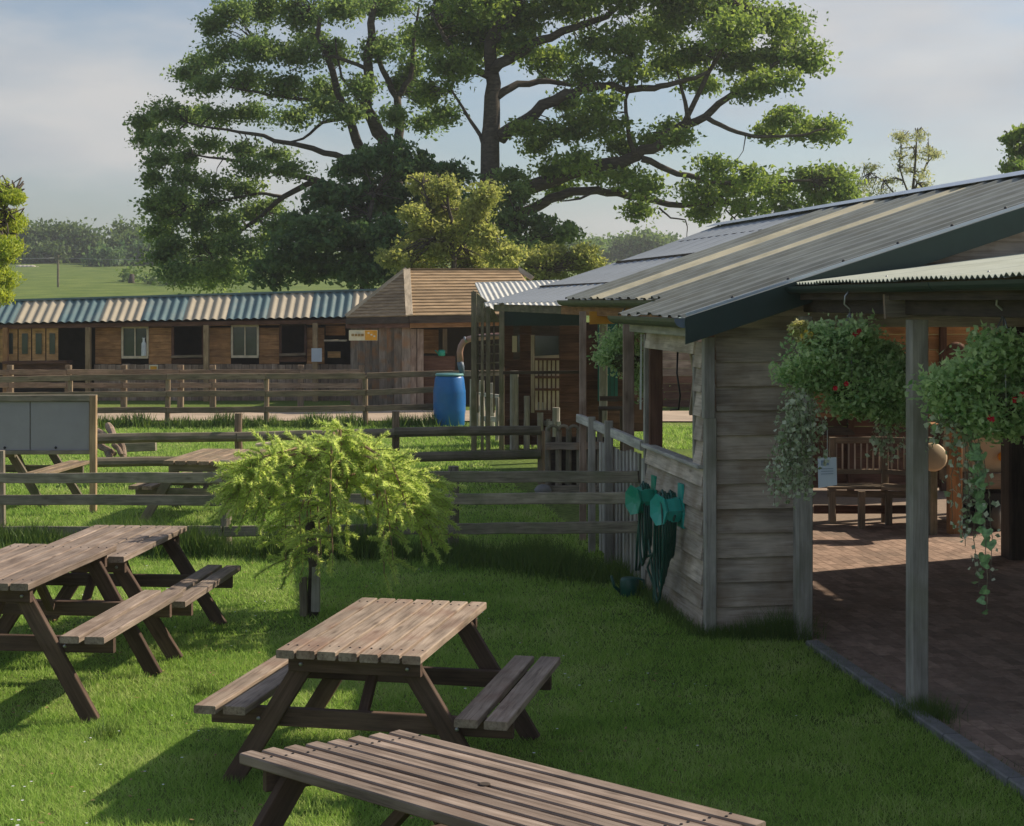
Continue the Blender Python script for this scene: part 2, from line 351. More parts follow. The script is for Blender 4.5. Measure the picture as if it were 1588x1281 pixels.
def sheet(name, e0, e1, r0, r1, mat, parent, pitch=.2, amp=.03, kind='box', rows=1, sag=0.0, th=.004, jit=0.0):
    """corrugated roofing sheet, bilinear between eave e0-e1 and ridge r0-r1"""
    e0, e1, r0, r1 = map(Vector, (e0, e1, r0, r1)); wid = (e1-e0).length
    nn = (e1-e0).cross(r0-e0).normalized()
    if nn.z < 0: nn = -nn
    cols = []
    k = max(1, round(wid/pitch))
    for i in range(k):
        if kind == 'box':
            for (a, h) in ((0, 0), (.55, 0), (.65, 1), (.88, 1), (.98, 0)): cols.append(((i+a)/k, h))
        else:
            for j in range(8): cols.append(((i+j/8)/k, .5-.5*math.cos(2*math.pi*j/8)))
    cols.append((1.0, 0))
    vs_, fs = [], []; m = len(cols)
    for lay in (0, 1):
        for r_ in range(rows+1):
            t = r_/rows; dz = -sag*math.sin(math.pi*t)+(ru(-jit, jit) if jit else 0)
            for (s, h) in cols:
                a = e0.lerp(e1, s); b_ = r0.lerp(r1, s); p = a.lerp(b_, t)+nn*(h*amp-lay*th); p.z += dz; vs_.append(p-e0)
    off = (rows+1)*m
    for r_ in range(rows):
        for i in range(m-1):
            a = r_*m+i; fs.append((a, a+1, a+1+m, a+m)); fs.append((a+off, a+off+m, a+off+m+1, a+off+1))
    for i in range(m-1):
        fs.append((i, i+off, i+1+off, i+1)); j = rows*m+i; fs.append((j, j+1, j+1+off, j+off))
    for r_ in range(rows):
        a = r_*m; fs.append((a, a+m, a+m+off, a+off)); a += m-1; fs.append((a, a+off, a+m+off, a+m))
    return mkobj(name, vs_, fs, mat, parent, Matrix.Translation(e0))

def npmesh(name, V, FACES, mat, tint=None, parent=None, Mb=None):
    """V (n,3), FACES (m,k) int array"""
    V = np.asarray(V, dtype=np.float32); FACES = np.asarray(FACES, dtype=np.int32); k = FACES.shape[1]
    me = bpy.data.meshes.new(name); me.vertices.add(len(V)); me.vertices.foreach_set('co', V.ravel())
    me.loops.add(FACES.size); me.loops.foreach_set('vertex_index', FACES.ravel())
    me.polygons.add(len(FACES)); me.polygons.foreach_set('loop_start', np.arange(len(FACES), dtype=np.int32)*k)
    try: me.polygons.foreach_set('loop_total', np.full(len(FACES), k, dtype=np.int32))
    except Exception: pass
    me.polygons.foreach_set('use_smooth', np.zeros(len(FACES), dtype=bool))
    if tint is not None:
        at = me.attributes.new('tint', 'FLOAT', 'POINT'); at.data.foreach_set('value', np.asarray(tint, dtype=np.float32))
    me.materials.append(MATS[mat]); me.update(calc_edges=True)
    return mkobj(name, None, None, None, parent, Mb, me=me)
nr = np.random.default_rng(11)
def leaf_cloud(centres, size, asp=.6, jitter=.4, up_bias=.3, tint=None, droop=0.0):
    """rhombus leaves at centres (n,3); returns V,F,T"""
    n = len(centres); c = np.asarray(centres, float)
    d = nr.normal(size=(n, 3)); d[:, 2] -= droop; d /= np.linalg.norm(d, axis=1)[:, None]
    u = nr.normal(size=(n, 3)); u[:, 2] += up_bias*3; s = np.cross(d, u); s /= (np.linalg.norm(s, axis=1)[:, None]+1e-9)
    L_ = size*(1+nr.uniform(-jitter, jitter, n))[:, None]
    nn = np.cross(d, s)
    V = np.stack([c-d*L_*.5, c+s*L_*asp*.5+nn*L_*.1, c+d*L_*.5, c-s*L_*asp*.5+nn*L_*.1], 1).reshape(-1, 3)
    Fc = np.arange(4*n).reshape(n, 4)
    T = np.repeat(nr.random(n) if tint is None else tint, 4)
    return V, Fc, T
def clump_points(cl, nsub, nleaf, subr, hollow=.35):
    """cl: list of (centre, rx, ry(depth), rz). returns points, tint, sub centres"""
    P, T, S = [], [], []
    for (c, rx, ry, rz) in cl:
        k = max(3, int(nsub*max(.3, rx*rz)))
        for _ in range(k):
            v = nr.normal(size=3); v /= np.linalg.norm(v); v *= nr.uniform(hollow, 1.0)
            s = np.array(c)+v*.98*np.array([rx, ry, rz]); S.append(s); base = nr.uniform(.15, .8)
            q = nr.normal(size=(nleaf, 3))*.54; q /= np.maximum(1, np.linalg.norm(q, axis=1)/1.15)[:, None]
            sr = subr*nr.uniform(.45, 1.45)
            P.append(s+q*np.array([sr, sr, sr*.62])); T.append(np.clip(base+nr.normal(0, .16, nleaf), 0, 1))
    return np.concatenate(P), np.concatenate(T), np.array(S)

# ------------------------------------------------------------------ terrain
def hz(y):
    ys = [0, 62, 90, 150, 250, 300, 400, 700, 2500]; zs = [0, 0, 1.0, 3.4, 7.3, 10.0, 14.4, 22, 20]
    return float(np.interp(y, ys, zs))
def build_ground():
    ys = [-40, -10, 0, 5, 10, 15, 20, 30, 40, 62, 75, 90, 110, 130, 150, 170, 200, 230, 250, 270, 300, 340, 400, 500, 700, 900]
    xs = [-1, -.6, -.4, -.3, -.2, -.1, 0, .1, .2, .3, .4, .6, 1]
    V, Fc = [], []
    for y in ys:
        for x in xs:
            X = x*(60+abs(y)*1.2); V.append((X, y, hz(y)+(math.sin(X*.02+y*.01)*1.5*min(1, max(0, y-90)/200))))
    m = len(xs)
    for i in range(len(ys)-1):
        for j in range(m-1): a = i*m+j; Fc.append((a, a+1, a+1+m, a+m))
    o = mkobj('ground', V, Fc, 'ground_grass', smooth=True); struct(o)
build_ground()

# shed frame: v runs back along the side wall, u runs to the right along the gable
V_ = Vector((-.15, .9887, 0)); U_ = Vector((.9887, .15, 0))
E0 = Vector((1.245, 11.7, 0))               # front left eave corner, on plan
def SH(u, t, z=0): return E0+U_*u+V_*t+Vector((0, 0, z))
SLOPE = 1.30/4.10; ZE = 2.37
def roofz(u): return ZE+SLOPE*u
KERB_A, KERB_B = Vector((2.16, 11.6, 0)), Vector((2.80, 6.6, 0))
def kerbx(y): return KERB_A.x+(KERB_A.y-y)/(KERB_A.y-KERB_B.y)*(KERB_B.x-KERB_A.x)

# ------------------------------------------------------------------ lawn grass blades
def blades(xy, h, w, tint, lean=.5):
    n = len(xy); a = nr.uniform(0, 2*np.pi, n); ln = nr.uniform(0, lean, n)*h; b2 = nr.uniform(0, 2*np.pi, n)
    base = np.column_stack([xy, np.zeros(n)]); s = np.column_stack([np.cos(a), np.sin(a), np.zeros(n)])*(w/2)[:, None]
    tip = base+np.column_stack([np.cos(b2)*ln, np.sin(b2)*ln, h])
    return np.stack([base-s, base+s, tip], 1).reshape(-1, 3), np.repeat(tint, 3)
def lawn():
    Vs, Ts = [], []
    def add(y0, y1, dens, h, w, xl=None, xr=None):
        xm = .335*y1
        x0 = -xm if xl is None else xl; x1 = xm if xr is None else xr
        n = int((x1-x0)*(y1-y0)*dens); xy = np.column_stack([nr.uniform(x0, x1, n), nr.uniform(y0, y1, n)])
        # frustum and lawn edge
        k = np.abs(xy[:, 0]) < .33*xy[:, 1]+.3
        ke = np.array([kerbx(v) for v in xy[:, 1]])
        side = np.where(xy[:, 1] > 11.9, 1.52-.152*(xy[:, 1]-12.0), ke-.02)
        k &= (xy[:, 0] < side) | (xy[:, 1] > 27)
        xy = xy[k]; n = len(xy)
        # patchy height
        pn = .5+.3*np.sin(xy[:, 0]*3.1+np.sin(xy[:, 1]*2.3)*1.7)*np.sin(xy[:, 1]*2.7+xy[:, 0]*1.3)+.3*np.sin(xy[:, 0]*11.3+np.sin(xy[:, 1]*7)*2)*np.sin(xy[:, 1]*13.7+np.sin(xy[:, 0]*5)*2)
        hh = h*nr.uniform(.45, 1.25, n)*(0.5+1.0*pn)
        v, t = blades(xy, hh, np.full(n, w)*nr.uniform(.7, 1.3, n), nr.random(n), 1.5)
        Vs.append(v); Ts.append(t)
    add(4.6, 7, 9000, .038, .0045); add(7, 9.5, 7000, .038, .0055); add(9.5, 12, 4600, .04, .007)
    add(12, 15.5, 2600, .042, .010); add(15.5, 21, 1300, .045, .014); add(21, 32, 500, .05, .022)
    V = np.concatenate(Vs); T = np.concatenate(Ts)
    o = npmesh('lawn_grass', V, np.arange(len(V)).reshape(-1, 3), 'grass_blade', T)
    tag(o, 'short green lawn grass around the picnic tables', 'grass', kind='stuff')
    # longer uncut grass under the fence and round the shed foot
    Vs, Ts = [], []
    def strip(p, q, wid, n, h, w):
        p, q = np.array(p), np.array(q); t = nr.random(n)[:, None]; xy = p+(q-p)*t+nr.normal(0, wid, (n, 2))
        hh = h*nr.uniform(.4, 1.3, n)*(.5+.9*(.5+.5*np.sin(xy[:, 0]*5.3)*np.sin(xy[:, 0]*2.1+1)))
        v, tt = blades(xy, hh, np.full(n, w), nr.random(n)*.7, .8); Vs.append(v); Ts.append(tt)
    strip((-5.6, 16.7), (-.6, 15.6), .22, 9000, .20, .011); strip((-.6, 15.6), (1.0, 14.3), .22, 5000, .20, .010)
    strip((-4, 15.8), (-.9, 15.5), .10, 2500, .34, .010)
    strip((1.42, 11.95), (2.15, 11.85), .07, 2200, .16, .006); strip((1.38, 12.0), (.95, 14.5), .05, 1500, .12, .008)
    strip((2.44, 9.72), (2.5, 9.5), .07, 900, .13, .005); strip((2.15, 11.5), (2.75, 7.0), .05, 2600, .06, .005)
    strip((-9, 31.6), (-1.5, 31.9), .25, 4000, .22, .03)
    for (x, y) in ((-2.0, 10.2), (-2.35, 9.2), (-2.0, 6.9), (-.3, 9.4)): strip((x, y), (x+.1, y), .05, 160, .10, .006)
    V = np.concatenate(Vs); T = np.concatenate(Ts)
    o = npmesh('long_grass', V, np.arange(len(V)).reshape(-1, 3), 'weed_leaf', T)
    tag(o, 'longer uncut grass left along the fence foot and the shed', 'grass', kind='stuff')
lawn()

# pale path behind the far fence
def build_path():
    q = [(-14, 33.2), (14, 32.6), (14, 35.6), (-14, 36.4)]
    o = mkobj('path', [(x, y, .03) for x, y in q], [(0, 1, 2, 3)], 'path_gravel'); struct(o)
plain('path_gravel', (.42, .33, .25), rough=1, var=.2, scale=1.0)
build_path()

# ------------------------------------------------------------------ brick floor and kerb
def build_floor():
    # base sheet
    pts = [(2.80+.06, 6.2), (9, 6.2), (9, 21.5), (1.2, 21.5), (2.16+.05, 11.6)]
    base = mkobj('brick_floor', [(x, y, .019) for x, y in pts], [(0, 1, 2, 3, 4)], 'sand_joint'); struct(base)
    bl, bw, bh = .205, .1, .05; g = .005
    me = bpy.data.meshes.new('brick'); bm = bmesh.new(); bmesh.ops.create_cube(bm, size=1)
    for v in bm.verts: v.co = Vector((v.co.x*(bl-g), v.co.y*(bw-g), v.co.z*bh)); 
    for v in bm.verts:
        if v.co.z > 0: v.co.x *= .975; v.co.y *= .95
    bm.to_mesh(me); bm.free(); me.materials.append(MATS['paving_brick'])
    cnt = 0; V, Fc, T = [], [], []
    kd = (KERB_B-KERB_A).normalized(); kn = Vector((-kd.y, kd.x, 0)); 
    if kn.x < 0: kn = -kn
    ang = math.atan2(kd.y, kd.x)
    # rows parallel to the kerb, stretcher bond; order by distance so that the nearest 300 are parts
    cand = []
    for i in range(0, 52):
        for j in range(-70, 30):
            p = KERB_A+kn*(.09+bw*i)+kd*((-j+.5*(i % 2))*bl)
            if p.y < 6.6 or p.y > 21.3 or p.x > 6.3: continue
            if p.y > 11.9 and p.x < 2.2-.15*(p.y-12): continue
            cand.append((p.y, p))
    cand.sort(key=lambda a: a[0])
    def vis(p): return p.x < .325*p.y+.12
    for (_, p) in cand:
        dz = ru(-.0015, .0015)
        if vis(p) and cnt < 290 :
            M = Matrix.Translation((p.x, p.y, -.0025+dz)) @ Matrix.Rotation(ang+ru(-.012, .012), 4, 'Z')
            o = link(bpy.data.objects.new('brick', me), base, M); cnt += 1
        else:
            c, s = math.cos(ang), math.sin(ang); b0 = len(V); t = rng.random()
            hx, hy = (bl-.004)/2, (bw-.005)/2; z = .0204+dz*.3
            for (a, b_, zz) in ((-1, -1, z), (1, -1, z), (1, 1, z), (-1, 1, z), (-1.003, -1.01, z-.02), (1.003, -1.01, z-.02), (1.003, 1.01, z-.02), (-1.003, 1.01, z-.02)):
                x, y = a*hx, b_*hy; V.append((p.x+c*x-s*y, p.y+s*x+c*y, zz)); T.append(t)
            Fc += [(b0, b0+1, b0+2, b0+3)]+[(b0+i, b0+4+i, b0+4+(i+1) % 4, b0+(i+1) % 4) for i in range(4)]
    o = npmesh('paving_bricks', V, Fc, 'paving_brick', T, base); stuff(o)
    k = bpy.data.objects.new('kerb', None); link(k); struct(k)
    n = 6; 
    for i in range(n):
        a = KERB_A.lerp(KERB_B, i/n)+kd*.006; b_ = KERB_A.lerp(KERB_B, (i+1)/n)-kd*.006
        beam('kerb_stone', a+Vector((0, 0, .0)), b_+Vector((0, 0, .0)), .10, .105, 'kerb_stone', k, c=.008)
build_floor()

# ------------------------------------------------------------------ picnic tables
def picnic_table(label, x, y, yaw, w=.75, L_=1.5, bo=.80, n=7, top='table_top', frame_m='table_frame', skew=0.0, sc=1.0, z=0.0, gap=.014, detail=True, foot=.70, hole=False, th_=None, bz_=None):
    rot = Matrix.Rotation(yaw, 4, 'Z') @ Matrix.Scale(1, 4)
    t = thing('picnic_table', label, 'picnic table', (x, y, z), rot, 'wooden picnic tables', local=True)
    TH, BZ = th_ or .74*sc, bz_ or .44*sc; th = .042
    pw = (w-gap*(n-1))/n
    def sk(xx): return skew*xx          # ends cut on a slant
    for i in range(n):
        cx = -w/2+pw/2+i*(pw+gap); a = L_/2; e = ru(-.006, .006)
        pl = beam('tabletop_plank', (cx, -a+sk(cx)+e, TH-th/2+ru(-.002, .002)), (cx, a+sk(cx)+ru(-.006, .006), TH-th/2), pw, th, top, t, c=.005)
    for s in (-1, 1):
        for k in (0, 1):
            bw = .118; cx = s*(bo-bw/2-k*(bw+.035)); a = L_/2
            beam('bench_plank', (cx, -a+sk(cx)+ru(-.008, .008), BZ-.021), (cx, a+sk(cx)+ru(-.008, .008), BZ-.021), bw, .042, top, t, c=.005)
    for e in (-1, 1):
        yy = e*(L_/2-.17)
        beam('batten', (-w/2+.03, yy+e*.046+sk(-w/2), TH-th-.045), (w/2-.03, yy+e*.046+sk(w/2), TH-th-.045), .042, .085, frame_m, t, c=.004)
        for s in (-1, 1):
            beam('leg', (s*(w*.5-.13), yy+sk(s*.2), TH-th-.003), (s*foot*.98, yy+sk(s*.5), 0.0), .044, .10, frame_m, t, c=.004)
        beam('cross_beam', (-bo+.015, yy-e*.046+sk(-bo), BZ-.042-.048), (bo-.015, yy-e*.046+sk(bo), BZ-.042-.048), .044, .094, frame_m, t, c=.004)
        beam('brace', (0, yy-e*.075+sk(0), BZ-.09), (0, yy-e*.42+sk(0), TH-th-.01), .05, .042, frame_m, t)
        if detail:
            for s in (-1, 1):
                for (bx, bz2) in ((.28, TH-.09), (.525, BZ-.09)):
                    for off in (.024,):
                        lathe('bolt', [(0.011, 0), (.011, .004), (.006, .008)], 'steel', (s*bx, yy+e*(.023 if bz2 < TH-.2 else .068)+sk(s*bx), bz2), t, n=8, axis=(0, e, 0))
    if detail:
        sv, sf = [], []
        for i in range(n):
            cx = -w/2+pw/2+i*(pw+gap)
            for e in (-1, 1):
                for q in (-.25, .25):
                    x_, y_ = cx+q*pw, e*(L_/2-.124)+sk(cx)+ru(-.004, .004); b0 = len(sv)
                    for k in range(6): a = 1.047*k; sv.append((x_+.0055*math.cos(a), y_+.0055*math.sin(a), TH+.0035))
                    for k in range(6): a = 1.047*k; sv.append((x_+.0055*math.cos(a), y_+.0055*math.sin(a), TH-.004))
                    sf.append(tuple(range(b0, b0+6))); sf += [(b0+k, b0+6+k, b0+6+(k+1) % 6, b0+(k+1) % 6) for k in range(6)]
        stuff(mkobj('plank_screws', sv, sf, 'dark_metal', t))
    if hole: lathe('painted_parasol_hole', [(.022, 0), (.022, .0035), (.015, .004)], 'dark_inside', (.0, .0, TH+.001), t, n=14)  # raised dark disc, colour stands for the shade inside a hole
    beam('centre_rail', (0, -L_/2+.12, TH-th-.02), (0, L_/2-.12, TH-th-.02), .07, .035, frame_m, t)
    return t
D = math.radians
picnic_table('brown picnic table with pale weathered top standing alone in the middle of the lawn', -.669, 8.746, D(-11.9), .755, 1.46, .815, 7, foot=.70)
picnic_table('reddish picnic table with wide gaps between planks, nearest the camera at the bottom edge', -.10, 5.85, D(-131.4), .66, 1.745, .70, 8, top='table_red', skew=-.37, gap=.018, hole=True)
picnic_table('brown picnic table at the left edge, its bench partly shaded, nearer of the touching pair', -3.11, 10.2, D(-5.7), .72, 1.51, .82, 6, th_=.84, bz_=.54, top='table_red')
picnic_table('brown picnic table beside the near fence, farther of the touching pair at left', -2.96, 11.83, D(-4.9), .735, 1.51, .797, 6, top='table_red')
picnic_table('old picnic table standing in front of the grey notice board, inside the paddock', -6.25, 20.0, D(-5), .75, 1.5, .78, 6, top='fence_far', frame_m='fence_dark', detail=False)
picnic_table('old picnic table behind the larch bush, between the near and middle fences', -3.42, 18.7, D(-6), .80, 1.5, .80, 6, top='fence_far', frame_m='fence_dark', detail=False, sc=.95)

# ------------------------------------------------------------------ fences
def fence(name, label, posts, rails, mat, pw=.10, rw=.04, rh=.11, round_post=True, round_rail=False, post_mat=None, over=.0):
    """posts: [(x,y,height)], rails: list of lists of heights at every post"""
    c = posts[0]
    t = thing(name, label, 'fence', (c[0], c[1], 0))
    for (x, y, h) in posts:
        if h <= 0: continue
        lean = Vector((ru(-.015, .015), ru(-.015, .015), 0))
        if round_post: pole('post', (x, y, -.05), Vector((x, y, h))+lean, pw/2, post_mat or mat, t, n=9, seg=4)
        else: beam('post', (x, y, -.05), Vector((x, y, h))+lean, pw, pw, post_mat or mat, t, c=.008, seg=3, jit=.003)
    for rz in rails:
        for i in range(len(posts)-1):
            if rz[i] is None or rz[i+1] is None: continue
            a = Vector((posts[i][0], posts[i][1], rz[i]+ru(-.008, .008))); b_ = Vector((posts[i+1][0], posts[i+1][1], rz[i+1]+ru(-.008, .008)))
            d = (b_-a).normalized(); nn = Vector((d.y, -d.x, 0))
            if nn.y > 0: nn = -nn
            off = nn*(pw*.5+rw*.5-.006)
            g = d*.004
            if round_rail: pole('rail', a+off+g, b_+off-g, rh/2, mat, t, n=9, seg=5, jit=.006, taper=.95)
            else: beam('rail', a+off+g, b_+off-g, rw, rh, mat, t, c=.006, seg=6, jit=.004)
    return t
nfp = [(-7.6, 17.6, .95), (-5.42, 17.1, .9), (-2.85, 16.1, .9), (-.57, 15.7, .88), (1.16, 14.15, 0)]
def zr(py, Y): return HC-(py-HY)/F*Y
fence('post_and_rail_fence', 'nearest grey post and rail fence crossing the lawn behind the picnic tables', nfp,
      [[zr(p, 17) for p in (742, 742)]+[zr(741, 16.1), zr(739, 15.7), zr(739, 14.15)],
       [zr(775, 17.6), zr(775, 17.1), zr(774, 16.1), zr(772, 15.7), zr(772, 14.15)],
       [zr(823, 17.6), zr(823, 17.1), zr(822, 16.1), zr(818, 15.7), zr(816, 14.15)],
       [None, None, zr(849, 16.1), None, None]], 'fence_wood', pw=.115, rh=.105)
mfp = [(-5.7, 22.0, 0), (-3.73, 22.0, .95), (-1.59, 22.0, .98), (.40, 21.9, .72)]
fence('log_rail_fence', 'dark half round log rail fence in the middle of the paddock behind the larch bush', mfp,
      [[zr(p, 22) for p in (680, 676, 670, 666)], [zr(p, 22) for p in (716, 713, 708, 703)]], 'fence_dark', pw=.11, rh=.14, rw=.12, round_rail=True, post_mat='fence_far')
ffp = [(-10.5, 31.6, 1.0)]+[(( px-794)/F*31.8, 31.8, 1.0) for px in (110, 260, 413, 567)]+[(-1.2, 32.4, .98), (.2, 32.6, 1.0), (1.15, 32.6, 1.0)]
fence('post_and_rail_fence', 'far weathered rail fence in front of the pale path and the aviary huts', ffp,
      [[zr(p, 31.8) for p in (588, 586, 584, 583, 582, 581, 580, 580)], [zr(p, 31.8) for p in (612, 612, 611, 610, 608, 606)]+[None]*2, [zr(p, 31.8) for p in (637, 636, 636, 635, 633, 632)]+[None]*2],
      'fence_far', pw=.11, rh=.115)
f2p = [((px-794)/F*36.6, 36.6, 1.02) for px in (-60, 16, 105, 192, 280, 330, 466, 560)]
fence('post_and_rail_fence', 'second rail fence close against the long striped roof hut, beyond the pale path', f2p,
      [[.86]*8, [.56]*8], 'fence_far', pw=.13, rh=.12, round_post=False)

# ------------------------------------------------------------------ notice board, logs, barrel and other yard things
def notice_board():
    Y = 18.95; t = thing('notice_board', 'wide blank grey notice board in a wooden frame behind the fence at left', 'notice board', W(60, 780, Y)*1.0)
    a = lambda px, py: W(px, py, Y)
    for (x0, x1) in ((-60, 46), (47.5, 138)):
        panel('board_panel', [a(x0, 698), a(x1, 698), a(x1, 623), a(x0, 623)], .012, 'notice_grey', t)
    panel('backing', [W(-60, 699, Y+.03), W(140, 699, Y+.03), W(140, 622, Y+.03), W(-60, 622, Y+.03)], .01, 'fence_dark', t)
    beam('top_rail', a(-66, 618), a(150, 617), .07, .075, 'fence_wood', t, c=.006)
    beam('bottom_rail', a(-66, 702), a(140, 701), .06, .05, 'fence_wood', t, c=.006)
    for px in (-62, 145): beam('stile', W(px, 613, Y-.01), (W(px, 613, Y).x, Y-.01, -.05), .075, .075, 'batten_wood' if px > 0 else 'fence_wood', t, c=.006)  # right stile gets paler wood, sunlight put into its colour
    for px in (8, 87): lathe('knob', [(.012, 0), (.016, .012), (.005, .02)], 'dark_metal', a(px, 694)+Vector((0, -.005, 0)), t, n=8, axis=(0, -1, 0))
notice_board()
def logs():
    k = 0
    labels = ['leaning pale split log at the top left of the log heap', 'dark stubby log sticking up from the log heap', 'thick pale log lying across the front of the log heap',
              'reddish log end facing the camera in the log heap', 'short log standing upright at the right side of the log heap', 'thin pale branch lying under the log heap',
              'small round log at the right foot of the log heap', 'knotted root piece hanging over the right of the log heap']
    spec = [((150, 668), (176, 684), .075), ((168, 660), (178, 684), .09), ((152, 690), (178, 704), .08), ((166, 700), (170, 712), .08), ((185, 685), (193, 712), .07),
            ((150, 712), (190, 722), .035), ((196, 722), (212, 727), .06), ((176, 690), (188, 706), .06)]
    for (a, b_, r_), lb in zip(spec, labels):
        p, q = W(a[0], a[1], 24.6+ru(-.25, .25)), W(b_[0], b_[1], 24.4+ru(-.3, .2)); m = (p+q)/2+Vector((ru(-.03, .03), 0, ru(0, .04)))
        o = tube('log', [p, p.lerp(m, .6), m, m.lerp(q, .6), q], [r_*.6, r_*.72, r_*.62, r_*.66, r_*.5], 'log_wood', n=9, smooth=False)
        tag(o, lb, 'log', 'logs heaped beside the notice board')
logs()
o = beam('ground_beam', W(190, 694, 25.5), W(242, 692, 25.5), .12, .14, 'fence_wood', c=.01); tag(o, 'square grey sleeper lying on the grass right of the log heap', 'sleeper')
o = beam('plank', W(398, 690, 26), W(432, 687, 26), .25, .05, 'pale_timber', c=.01); tag(o, 'short pale plank lying on the sunny grass behind the log rail fence', 'plank')

def barrel():
    c = G(697, 661); Yb = c.y
    t = thing('water_barrel', 'blue plastic water butt with a pale lid beside the log palisade', 'barrel', c)
    r = .32
    lathe('barrel_body', [(r*.86, 0), (r*.93, .03), (r*.97, .25), (r, .30), (r, .33), (r*1.01, .5), (r, .67), (r, .70), (r*.97, .75), (r*.9, .95), (r*.84, .99), (r*.80, 1.0)], 'barrel_blue', c, t, n=32)
    lathe('lid', [(r*.86, 1.0), (r*.88, 1.0), (r*.88, 1.03), (r*.82, 1.045), (.02, 1.05)], 'barrel_lid', c, t, n=32)
    Y = Yb+.05
    p = thing('down_pipe', 'brown plastic rain pipe bending down into the blue water butt', 'pipe', W(714, 575, Y))
    tube('pipe', [W(776, 521, Y-1.2), W(755, 522, Y-.7), W(736, 524, Y-.2), W(727, 526, Y), W(719, 530, Y), W(715, 537, Y), W(713, 546, Y), W(714, 562, Y)], .062, 'pipe_brown', p, n=14)
    tube('pipe_end', [W(713.5, 561, Y), W(715, 569, Y), W(717, 580, Y)], [.066, .066, .045], 'cap_blue', p, n=12)
    for (px, py) in ((722, 527),):
        lathe('bracket', [(.07, -.02), (.072, 0), (.07, .02)], 'steel', W(px, py, Y), p, n=14, axis=(1, 0, .4))
barrel()

def palisade():
    t = thing('log_palisade', 'row of grey round upright logs stepping down beside the blue water butt', 'fence', G(797, 697))
    for (px, top, bot, wpx) in ((732, 588, 664, 8), (747, 590, 668, 9), (763, 594, 672, 9), (780, 603, 678, 9), (797, 575, 697, 14), (817, 614, 697, 10), (838, 624, 697, 10), (862, 632, 700, 13), (741, 612, 676, 6), (755, 618, 680, 6), (771, 616, 684, 6), (789, 622, 688, 7), (807, 628, 692, 7), (827, 640, 694, 7), (850, 650, 697, 7)):
        g = G(px, bot); pole('upright_log', g-Vector((0, 0, .05)), W(px, top, g.y), wpx/2/F*g.y, 'grey_post', t, n=9, seg=4)
    beam('rail', W(738, 648, 30.5), W(868, 658, 26.5), .05, .09, 'pale_weathered', t, seg=4, jit=.004)
    beam('rail', W(738, 611, 30.5), W(835, 622, 28), .05, .07, 'pale_weathered', t, seg=4, jit=.004)
    t = thing('log_pen', 'low pen of dark upright logs with a crossbar, behind the near rail fence', 'pen', G(895, 760))
    Y = 20.8
    for i, px in enumerate((850, 866, 882, 898, 914, 930, 944)):
        pole('upright_log', (W(px, 0, Y).x, Y, -.05), W(px, 663+(i % 2)*4, Y), 5/F*Y, 'fence_wood', t, n=9)
    for i in range(6):
        cx = 858+16*i; pts = [W(cx+8*math.cos(a), 668-8*math.sin(a), Y-.06) for a in [math.pi*k/6 for k in range(7)]]
        tube('hoop', pts, .022, 'fence_wood', t, n=6)
    beam('crossbar', W(846, 692, Y-.09), W(948, 690, Y-.09), .06, .09, 'slab_board', t, seg=5, jit=.006)
    beam('crossbar', W(846, 758, Y-.09), W(948, 757, Y-.09), .06, .08, 'fence_wood', t, seg=5, jit=.006)
    panel('back_panel', [(W(846, 0, Y).x, Y+.12, 0), (W(950, 0, Y).x, Y+.12, 0), (W(950, 0, Y).x, Y+.12, .72), (W(846, 0, Y).x, Y+.12, .72)], .02, 'dark_board', t)
    o = lathe('stone', [(.02, 0), (.10, .02), (.12, .07), (.08, .12), (.02, .14)], 'kerb_stone', G(842, 768)+Vector((0, 0, 0)), n=9); tag(o, 'pale rounded stone on the grass at the foot of the log pen', 'stone')
palisade()

